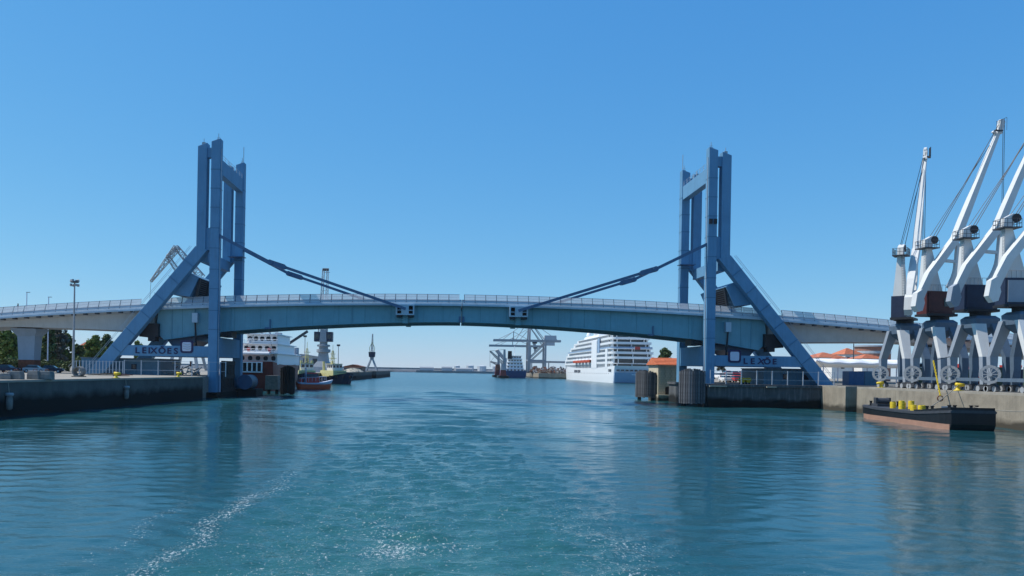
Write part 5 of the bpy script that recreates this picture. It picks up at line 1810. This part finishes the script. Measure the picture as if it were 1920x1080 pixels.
# lattice double jib crane behind the left tower
Y = 300
c_ = at(352, 690, Y)
S = Y / F_PX
root = thing('lattice_crane', 'pale lattice crane with a folded double jib behind the left tower', 'crane', (c_.x, Y, GL), local=True)
portal(root, 11, 14, 'steel_grey')
MB().posts([(0, 0, 15.2, 6, 6), (0, 0, 20.5, 5.4, 5.4)]).build('machine_house', 'container_teal', root)
P = lambda px, py: (at(px, py, Y).x - c_.x, 0, at(px, py, Y).z - GL)
b = MB()
b.lattice(P(378, 520), P(330, 463), 2.4, 1.6, 9, .16)
b.build('mast_jib', 'steel_grey', root)
b = MB()
b.lattice(P(332, 464), P(283, 528), 2.2, .7, 10, .15)
b.build('fly_jib', 'steel_grey', root)
b = MB()
b.lattice(P(352, 536), P(314, 480), 1.8, 1.2, 8, .13).lattice(P(314, 481), P(330, 465), 1.0, 1.0, 3, .11)
b.build('tie_jib', 'steel_grey', root)
b = MB()
b.tube(P(283, 528), P(281, 560), .07, n=4)
b.build('hoist_rope', 'wire', root)
# small portal crane on the far jetty
Y = 545
c_ = at(697, 694, Y)
root = thing('jetty_crane', 'small portal crane with upright jib on the far jetty', 'crane', (c_.x, Y, 4.3), local=True)
portal(root, 7.5, 8.5, 'steel_grey', .12)
MB().posts([(0, 0, 9.6, 4.0, 4), (0, 0, 13.2, 4.6, 4.4)]).build('machine_house', 'crane_navy', root)
zt = at(697, 626, Y).z - 4.3
b = MB()
for sx in (-1, 1):
    b.beam((sx * 1.4, 0, 13), (sx * 1.9, 0, 16), .35, .35).beam((sx * 1.9, 0, 16), (0, 0, 20), .35, .35)
b.build('a_frame', 'tug_yellow', root)
b = MB()
b.lattice((0, 0, 13), (0, 2, zt), 1.5, .5, 9, .16)
b.build('jib', 'steel_grey', root)
# floodlight poles near the tugs
for px, pt, lb in ((571, 630, 'slim light pole between red ship and tall grey crane'), (634, 647, 'slim light pole right of the tall grey crane')):
    Y = 330
    c_ = at(px, 690, Y)
    root = thing('light_pole', lb, 'light pole', (c_.x, Y, GL), group='slim light poles on the far left bank', local=True)
    H = at(px, pt, Y).z - GL
    MB().tube((0, 0, 0), (0, 0, H), .22, .14, n=6).build('pole', 'steel_grey', root)
    MB().box(-.7, .7, -.3, .3, H - .5, H + .3).build('lamp_head', 'dark_steel', root)
# warehouses on the left bank
def shed(px0, px1, pt, Y, d, z0, wall, roof, label):
    a_, c2 = at(px0, pt, Y), at(px1, pt, Y)
    root = thing('warehouse', label, 'warehouse', ((a_.x + c2.x) / 2, Y + d / 2, z0), group='low warehouses on the left bank')
    MB().box(a_.x, c2.x, Y, Y + d, z0, a_.z).build('wall', wall, root)
    MB().prism([(a_.x - .5, a_.z), (c2.x + .5, a_.z), ((a_.x + c2.x) / 2, a_.z + 1.2)], 'y', Y - .4, Y + d + .4).build('roof', roof, root)
    for k in range(4):
        x = a_.x + (c2.x - a_.x) * (k + .5) / 4
        MB().box(x - 1.2, x + 1.2, Y - .08, Y + .02, z0 + .1, a_.z - .8).build('door', 'dark_steel', root)
shed(645, 678, 687, 420, 20, GL, 'brick_red', 'rust', 'low red brown warehouse beyond the tugs')
shed(530, 600, 668, 345, 20, GL, 'ship_grey', 'steel_grey', 'grey warehouse behind the tall grey crane')
# gravel heap by the jetty
root = thing('gravel_heap', 'pale heap of gravel before the red brown warehouse', 'heap', (at(662, 695, 400).x, 400, GL), local=True)
MB().lathe((0, 0, 0), [(5.5, 0), (4.2, .9), (2.4, 1.6), (.4, 1.9)], 14).build('body', 'pale_tan', root)
b = MB()
for k in range(120):
    a_ = random.uniform(0, 6.28)
    r_ = random.uniform(0, 5.4)
    z = np.interp(r_, [.4, 2.4, 4.2, 5.5], [1.9, 1.6, .9, 0])
    b.posts([(r_ * math.cos(a_), r_ * math.sin(a_), z - .1, .5, .5), (r_ * math.cos(a_), r_ * math.sin(a_), z + .25, .3, .3)])
kind(b.build('gravel', 'pale_tan', root), 'stuff')
# ------------------------------------------------------------------ cruise ship
def cruise():
    root = thing('cruise_ship', 'white cruise ship seen from its stern with terraced balcony decks', 'ship', (105.6, 436, 0), local=True)
    HB = 12.6
    L_ = 216
    MB().rings(hull_rings(L_, 2 * HB, -2, 8.6, bow=.26, stern=.05, sheer=3.5, stern_w=.93, n=40, rake=.035, keel=.985)).build('hull', 'ship_white', root)
    # stern transom, panel with the white stern's blue shade put into its colour; openings
    b = MB()
    b.rings([[(-11.6, 1.2, .3), (11.6, 1.2, .3), (11.6, 3, .3), (-11.6, 3, .3)], [(-11.75, -.35, 6.0), (11.75, -.35, 6.0), (11.75, 2, 6.0), (-11.75, 2, 6.0)]])
    b.build('transom_shade_panel', 'ship_blue_shade_glass', root)
    b = MB()
    for k in range(9):
        x = -10.6 + k * 2.55
        b.box(x, x + 1.7, -.2, .3, 6.9, 7.7)
    kind(b.build('mooring_opening', 'glass_dark', root), 'stuff')
    b = MB()
    for k in range(26):
        y = 12 + k * 6
        b.box(-HB - .04, -HB + .2, y, y + .8, 5.0, 5.6)
    for k in range(4):
        b.box(-HB - .04, -HB + .2, 6 + k * 2.0, 7.2 + k * 2.0, 6.4, 7.9)
    kind(b.build('porthole', 'glass_dark', root), 'stuff')
    # decks: height, stern setback, forward end, half breadth
    D = []
    z = 8.6
    back = [7, 4.0, 5.5, 7.5, 9.0, 11.5, 15]
    fwd = [192, 190, 185, 177, 166, 153, 140]
    hb = [12.5, 12.55, 12.5, 12.4, 12.2, 11.8, 11.2]
    for k in range(7):
        h = 2.85
        y0, y1, w_ = back[k], fwd[k], hb[k]
        d = MB()
        # core behind the balconies
        d.box(-w_ + 1.3, w_ - 1.3, y0 + 2.6, y1 - 2, z, z + h - .02)
        dk = d.build('deck', 'ship_white', root)
        # slab with rounded stern corners
        poly = []
        for a_ in range(0, 7):
            t = R(180 + 15 * a_)
            poly.append((-w_ + 4 + 4 * math.cos(t), y0 + 4 + 4 * math.sin(t)))
        for a_ in range(0, 7):
            t = R(270 + 15 * a_)
            poly.append((w_ - 4 + 4 * math.cos(t), y0 + 4 + 4 * math.sin(t)))
        poly += [(w_, y1 - 12), (w_ * .55, y1), (-w_ * .55, y1), (-w_, y1 - 12)]
        MB().prism(poly, 'z', z + h - .42, z + h).build('slab', 'ship_white', dk)
        rail = MB()
        pr = poly[:14]
        ring = pr + [(w_, y1 - 12)]
        lft = [(-w_, y1 - 12)] + pr
        zz = z + h
        for a_, c2 in zip(lft + [(w_, y1 - 12)], (lft + [(w_, y1 - 12)])[1:]):
            rail.beam((a_[0], a_[1], zz + .45), (c2[0], c2[1], zz + .45), .08, .9)
        if k < 6:
            rail.build('balustrade', 'ship_white' if k in (0, 1, 2, 4, 5) else 'ship_blue_shade_glass', dk)
        # dark glazing recessed
        g = MB()
        g.box(-w_ + 1.2, -w_ + 1.35, y0 + 8, y1 - 14, z + .1, z + h - .5)
        g.box(w_ - 1.35, w_ - 1.2, y0 + 8, y1 - 14, z + .1, z + h - .5)
        g.box(-w_ + 2.2, w_ - 2.2, y0 + 2.45, y0 + 2.65, z + .1, z + h - .5)
        g.build('glazing', 'glass_dark', dk)
        # cabin dividers
        dv = MB()
        y = y0 + 9
        while y < y1 - 14:
            dv.box(-w_ + .05, -w_ + 1.3, y, y + .18, z, z + h - .4)
            dv.box(w_ - 1.3, w_ - .05, y, y + .18, z, z + h - .4)
            y += 3.6
        for q in range(3):
            x = -w_ + 4 + q * (2 * w_ - 8) / 2
            dv.box(x - .12, x + .12, y0 + .5, y0 + 2.6, z, z + h - .4)
        kind(dv.build('cabin_divider', 'ship_white', dk), 'stuff')
        z += h
    # plain white hull sides amidships
    MB().box(-12.75, -12.2, 48, 66, 8.6, 26.0).build('side_tower', 'ship_white', root)
    MB().box(-12.72, -12.1, 40, 46, 18, 27).build('glass_atrium', 'ship_blue_shade_glass', root)
    MB().box(-12.7, -12.1, 16, 22, 8.6, 20.0).build('side_panel', 'ship_white', root)
    # lifeboats
    for k in range(5):
        o = MB().rings([[(x_ - 13.6, 72 + k * 13 + y_ - 5, z_ + 12.3) for x_, y_, z_ in r_] for r_ in hull_rings(10, 2.8, 0, 1.7, bow=.35, stern=.35, stern_w=.15, sheer=.2, n=14)]).build('lifeboat', 'pilot_orange', root)
        MB().posts([(-13.6, 72 + k * 13, 14.0, 2.5, 7.5), (-13.6, 72 + k * 13, 15.0, 1.7, 6.0)]).build('lifeboat_cover', 'ship_white', o)
    # top works: funnel, domes, mast
    MB().posts([(0, 52, z, 10, 16), (0, 54, z + 4.5, 8, 11), (0, 56, z + 7, 6, 8)]).build('funnel', 'ship_white', root)
    MB().posts([(0, 100, z - 2.9, 16, 60), (0, 100, z + 2.5, 13, 52)]).build('top_house', 'ship_white', root)
    for x, y, r_ in ((-5.5, 84, 2.2), (4, 88, 2.0), (-4, 124, 1.8)):
        MB().lathe((x, y, z + 2), [(r_ * .6, 0), (r_ * .95, .8), (r_, 1.9), (r_ * .8, 3.2), (r_ * .35, 3.9)], 14).build('radar_dome', 'ship_white', root, smooth=True)
    b = MB()
    b.posts([(0, 118, z + 2.5, 3, 3), (0, 120, z + 11, 1.2, 1.2)]).box(-4, 4, 118.6, 119.2, z + 6, z + 6.4)
    b.build('mast', 'ship_white', root)
    # terrace of the pool deck: sunshades
    for k in range(4):
        MB().lathe((-7.5 + k * 5, 19, z), [(.06, 0), (.06, 2.1), (1.6, 2.1), (.1, 2.8)], 10).build('parasol', random.choice(['ship_blue_shade_glass', 'canvas_white', 'paint_red']), root)
    fl = MB().tube((0, 4, 17.2), (0, 2.0, 21.0), .08, n=6).build('flag_staff', 'ship_white', root)
    b = MB()
    for k in range(6):
        b.add([(.1 + k * .5, 2.2 - .15 * math.sin(k), 19.2), (.1 + (k + 1) * .5, 2.2 - .15 * math.sin(k + 1), 19.2), (.1 + (k + 1) * .5, 2.0 - .15 * math.sin(k + 1), 20.8), (.1 + k * .5, 2.0 - .15 * math.sin(k), 20.8)], [(0, 1, 2, 3)])
    b.build('flag', 'paint_red', fl)
    # name on the port side
    me = text_mesh('SEABOURN  SOJOURN', 2.6, .03, 'ship_name')
    me.materials.append(M['crane_navy'])
    o = inst('ship_name', me, root, (-HB - .12, 120, 5.6), (R(90), 0, R(-90)))
    me = text_mesh('NASSAU', 1.1, .03, 'ship_name')
    me.materials.append(M['ship_white'])
    inst('ship_name', me, root, (0, -.3, 4.6), (R(76), 0, 0))
cruise()

# ------------------------------------------------------------------ container gantry cranes
def gantry(px_leg, Y, label, boom_l, boom_r, pz, h_m='steel_grey', up=True):
    c_ = at(px_leg, 700, Y)
    root = thing('container_gantry', label, 'gantry crane', (c_.x, Y, GR), group='container gantry cranes beyond the bridge', local=True)
    zb = at(px_leg, pz, Y).z - GR
    xl, xr = at(boom_l, pz, Y).x - c_.x, at(boom_r, pz, Y).x - c_.x
    W = 15
    for x in (0, W):
        for y in (-8, 8):
            MB().posts([(x, y, 0, 1.5, 1.5), (x, y, zb, 1.5, 1.5)]).build('leg', h_m, root)
        MB().box(x - .6, x + .6, -8, 8, zb * .38, zb * .38 + 1.5).build('sill_beam', h_m, root)
    for y in (-8, 8):
        MB().box(0, W, y - .6, y + .6, zb * .38, zb * .38 + 1.3).build('portal_beam', h_m, root)
        MB().beam((0, y, zb * .42), (W, y, zb - 1), .8, .8).build('diagonal_brace', h_m, root)
    b = MB()
    for y in (-2.6, 2.6):
        b.box(xl, xr, y - .5, y + .5, zb, zb + 2.0)
    for k in range(14):
        x = xl + (xr - xl) * k / 13
        b.box(x - .2, x + .2, -2.6, 2.6, zb + .4, zb + 1.0)
    b.build('boom', h_m, root)
    ax, az = .5, zb + 20 
    b = MB()
    for y in (-6, 6):
        b.beam((0, y, zb + 1), (ax, y * .3, az), .9, .9).beam((W, y, zb + 1), (ax, y * .3, az), .6, .6)
    b.build('a_frame', h_m, root)
    b = MB()
    for t in (.35, .72):
        x = t * xl
        for y in (-2, 2):
            b.tube((ax, y, az), (x, y, zb + 2), .22, n=5)
    b.beam((xl * .42, 0, zb + 2), (xl * .42, 0, zb + 9), .7, .7)
    b.tube((xl * .42, 0, zb + 9), (xl * .85, 0, zb + 2), .22, n=5).tube((xl * .42, 0, zb + 9), (0, 0, zb + 2), .22, n=5).tube((ax, 0, az), (xr * .9, 0, zb + 2), .25, n=5)
    b.build('boom_stay', 'steel_grey', root)
    MB().posts([(W + 5, 0, zb + 2, 11, 6), (W + 5, 0, zb + 6, 10.5, 5.6)]).build('machinery_house', 'ship_grey', root)
    tr_ = MB().box(4, 8, -2.4, 2.4, zb - 1.4, zb).build('trolley', 'dark_steel', root)
    MB().box(4.6, 7.0, -1.2, 1.2, zb - 4.4, zb - 1.5).build('operator_cab', 'ship_grey', tr_)
    for x in (0, W):
        for y in (-8, 8):
            MB().box(x - .8, x + .8, y - 2.2, y + 2.2, 0, 1.2).build('bogie', 'dark_steel', root)
gantry(989, 700, 'grey container gantry crane with the higher, longer boom', 925, 1051, 641)
gantry(992, 790, 'grey container gantry crane with the lower boom behind', 917, 1018, 651)
# blue cargo ship
root = thing('blue_ship', 'small blue hulled cargo ship with white bridge under the gantries', 'ship', (at(967, 700, 640).x, 640, 0), local=True)
MB().rings(hull_rings(84, 19, -2, 5.2, bow=.25, stern=.08, sheer=2.2, stern_w=.9)).build('hull', 'hull_blue', root)
for k in range(5):
    z = 5.2 + k * 2.7
    w_ = 15 - k * 1.1
    d = MB().box(-w_ / 2, w_ / 2, 8 + k * .5, 18 - k * .3, z + .02, z + 2.5).build('deckhouse', 'ship_white', root)
    MB().box(-w_ / 2 - .6, w_ / 2 + .6, 6.6 + k * .5, 18.4 - k * .3, z + 2.48, z + 2.72).build('deck_edge', 'ship_white', d)
    for q in range(5):
        x = -w_ / 2 + (q + .5) * w_ / 5
        MB().box(x - .7, x + .7, 7.9 + k * .5, 8.1 + k * .5, z + .9, z + 1.9).build('window', 'glass_dark', d)
MB().posts([(-4.5, 8, 16, 3.4, 4), (-4.5, 8, 22.5, 3, 3.4)]).build('funnel', 'black_rubber', root)
MB().tube((0, 14, 18.7), (0, 14, 27), .3, n=6).build('mast', 'ship_white', root)
for y in (34, 58):
    p = MB().tube((-6, y, 5), (-6, y, 17), 1.1, n=10).build('deck_crane', 'ship_grey', root)
    MB().beam((-6, y, 16), (-14, y - 8, 24), 1.0, 1.2).build('crane_jib', 'ship_grey', p)
for k in range(5):
    MB().box(-8, 8, 24 + k * 11, 33 + k * 11, 5.4, 7.2).build('hatch_cover', 'hull_red', root)
# mobile cranes left of the blue ship
def mobile_crane(px, Y, tip, label, m):
    c_ = at(px, 700, Y)
    root = thing('mobile_crane', label, 'crane', (c_.x, Y, 0), group='work cranes beside the blue ship', local=True)
    MB().rings(hull_rings(22, 9, -1, 1.8, bow=.2, sheer=.4)).build('pontoon', 'hull_black', root)
    MB().posts([(0, 10, 1.8, 5, 5), (0, 10, 6.5, 4, 4.5)]).build('undercarriage', 'hull_red', root)
    MB().posts([(.2, 10, 6.5, 4.8, 6), (.2, 10, 11.5, 3.6, 4)]).build('machine_house', m, root)
    MB().posts([(.8, 10, 11.5, 2.4, 2.4), (.8, 10, 23, 1.6, 1.6)]).build('tower', 'steel_grey', root)
    q = at(tip[0], tip[1], Y)
    b = MB().lattice((-.5, 9, 12), (q.x - c_.x, 2, q.z), 1.8, .8, 10, .18)
    b.build('jib', 'steel_grey', root)
    b = MB().tube((.8, 10, 23), (q.x - c_.x, 2, q.z), .12, n=4).tube((q.x - c_.x, 2, q.z), (q.x - c_.x, 2, 9), .1, n=4)
    b.build('rope', 'wire', root)
mobile_crane(945, 612, (919, 658), 'grey work crane with sloping lattice jib left of the blue ship', 'steel_grey')
mobile_crane(934, 690, (920, 678), 'small rusty work crane farther left of the blue ship', 'rust')
# scrap and cargo heaps on the gantry quay
for k, (px, Y, w_, h_, lb) in enumerate(((1004, 690, 9, 9, 'dark heap of scrap nearest the blue ship'), (1020, 670, 13, 7.5, 'grey heap of scrap in the middle of the gantry quay'), (1036, 662, 13, 8.5, 'grey brown heap of scrap right of the middle heap'), (1052, 656, 12, 7, 'dark heap of scrap beside the cruise ship bow'))):
    root = thing('scrap_heap', lb, 'heap', (at(px, 700, Y).x, Y, GR), group='heaps of scrap on the gantry quay', local=True)
    MB().lathe((0, 0, 0), [(w_ * .5, 0), (w_ * .42, h_ * .3), (w_ * .25, h_ * .42), (.3, h_ * .5)], 11).build('body', 'scrap', root)
    bs = {m_: MB() for m_ in ('scrap', 'steel_grey', 'rust')}
    for q in range(170):
        a_ = random.uniform(0, 6.28)
        t = random.random() ** .7
        r_ = w_ * .6 * t
        z = h_ * (.8 - .55 * t) * random.uniform(.3, 1)
        d = Vector((random.gauss(0, 1), random.gauss(0, 1), random.gauss(0, 1))).normalized() * random.uniform(.4, 1.3)
        p = Vector((r_ * math.cos(a_), r_ * math.sin(a_), z))
        random.choice(list(bs.values())).beam(p - d, p + d, random.uniform(.3, 1.1), random.uniform(.2, .8))
    for m_, bb in bs.items():
        kind(bb.build('scrap_pieces', m_, root), 'stuff')
# long conveyor bridge behind
c0, c1 = at(990, 678, 820), at(1054, 677, 820)
root = thing('conveyor_bridge', 'long thin grey conveyor bridge between gantries and cruise ship', 'conveyor', (c0.x, 820, GR))
MB().box(c0.x, c1.x + 60, 818, 822, c0.z - 1.0, c0.z + 1.0).build('gallery', 'steel_grey', root)
for k in range(5):
    x = c0.x + 4 + k * 18
    MB().posts([(x, 820, GR, 1.2, 3), (x, 820, c0.z - .9, .8, 2)]).build('trestle', 'steel_grey', root)
# storage tanks on the far shore
kind(MB().prism([(at(780, 699, 1440).x, 1440), (at(960, 699, 1440).x + 40, 1430), (at(960, 699, 1440).x + 60, 1700), (-30, 1700)], 'z', -2, 4).build('far_shore', 'breakwater_stone'), 'structure', 'low far shore under the tanks')
tl_ = [(857, 10, 686, 'white storage tank standing alone at the left of the far row'), (881.5, 13, 685.5, 'white storage tank second from the left in the far row'), (903.5, 16, 686.5, 'broad white storage tank third in the far row'), (927, 6, 687, 'narrow white silo nearest the work cranes')]
for px, wp, pt, lb in tl_:
    Y = 1480
    c_ = at(px, pt, Y)
    r_ = wp / 2 * Y / F_PX
    root = thing('storage_tank', lb, 'tank', (c_.x, Y, 4), group='white storage tanks on the far shore', local=True)
    MB().lathe((0, 0, 0), [(r_, 0), (r_, c_.z - 4)], 22).build('shell', 'tank_white', root, smooth=False)
    MB().lathe((0, 0, c_.z - 4), [(r_ + .2, 0), (r_ * .5, .9), (.3, 1.3)], 22).build('roof', 'tank_white', root)
    b = MB()
    for k in range(12):
        a_ = 2 * math.pi * k / 12
        b.tube(((r_ + .15) * math.cos(a_), (r_ + .15) * math.sin(a_), 0), ((r_ + .15) * math.cos(a_), (r_ + .15) * math.sin(a_), c_.z - 4), .25, n=4)
    b.build('shell_rib', 'ship_grey', root)
for px, Y, w_, h_, lb in ((800, 1470, 26, 5, 'long low grey shed on the breakwater root'), (838, 1475, 20, 6, 'low grey shed left of the first tank'), (870, 1450, 30, 4, 'low dark shed before the tanks')):
    c_ = at(px, 695, Y)
    root = thing('far_shed', lb, 'shed', (c_.x, Y, 4), group='sheds on the far shore', local=True)
    MB().box(-w_ / 2, w_ / 2, -4, 4, 0, h_).build('wall', 'ship_grey', root)
    MB().prism([(-5, h_), (5, h_), (0, h_ + 2)], 'x', -w_ / 2 - .5, w_ / 2 + .5).build('roof', 'steel_grey', root)
# ------------------------------------------------------------------ sea air: thin even haze round the whole place
me = MB().box(-950, 950, -300, 2400, -6, 56).mesh('haze', 'wire')
hz = bpy.data.objects.new('haze', me)
C.objects.link(hz)
kind(hz, 'stuff', 'thin pale sea haze')
hm = bpy.data.materials.new('haze')
hm.use_nodes = True
ht = hm.node_tree
ht.nodes.clear()
ho = ht.nodes.new('ShaderNodeOutputMaterial')
hv = ht.nodes.new('ShaderNodeVolumePrincipled')
hv.inputs['Color'].default_value = (0.80, 0.90, 1.0, 1)
hv.inputs['Density'].default_value = 0.00005
hv.inputs['Anisotropy'].default_value = 0.2
ht.links.new(hv.outputs[0], ho.inputs['Volume'])
me.materials.clear()
me.materials.append(hm)
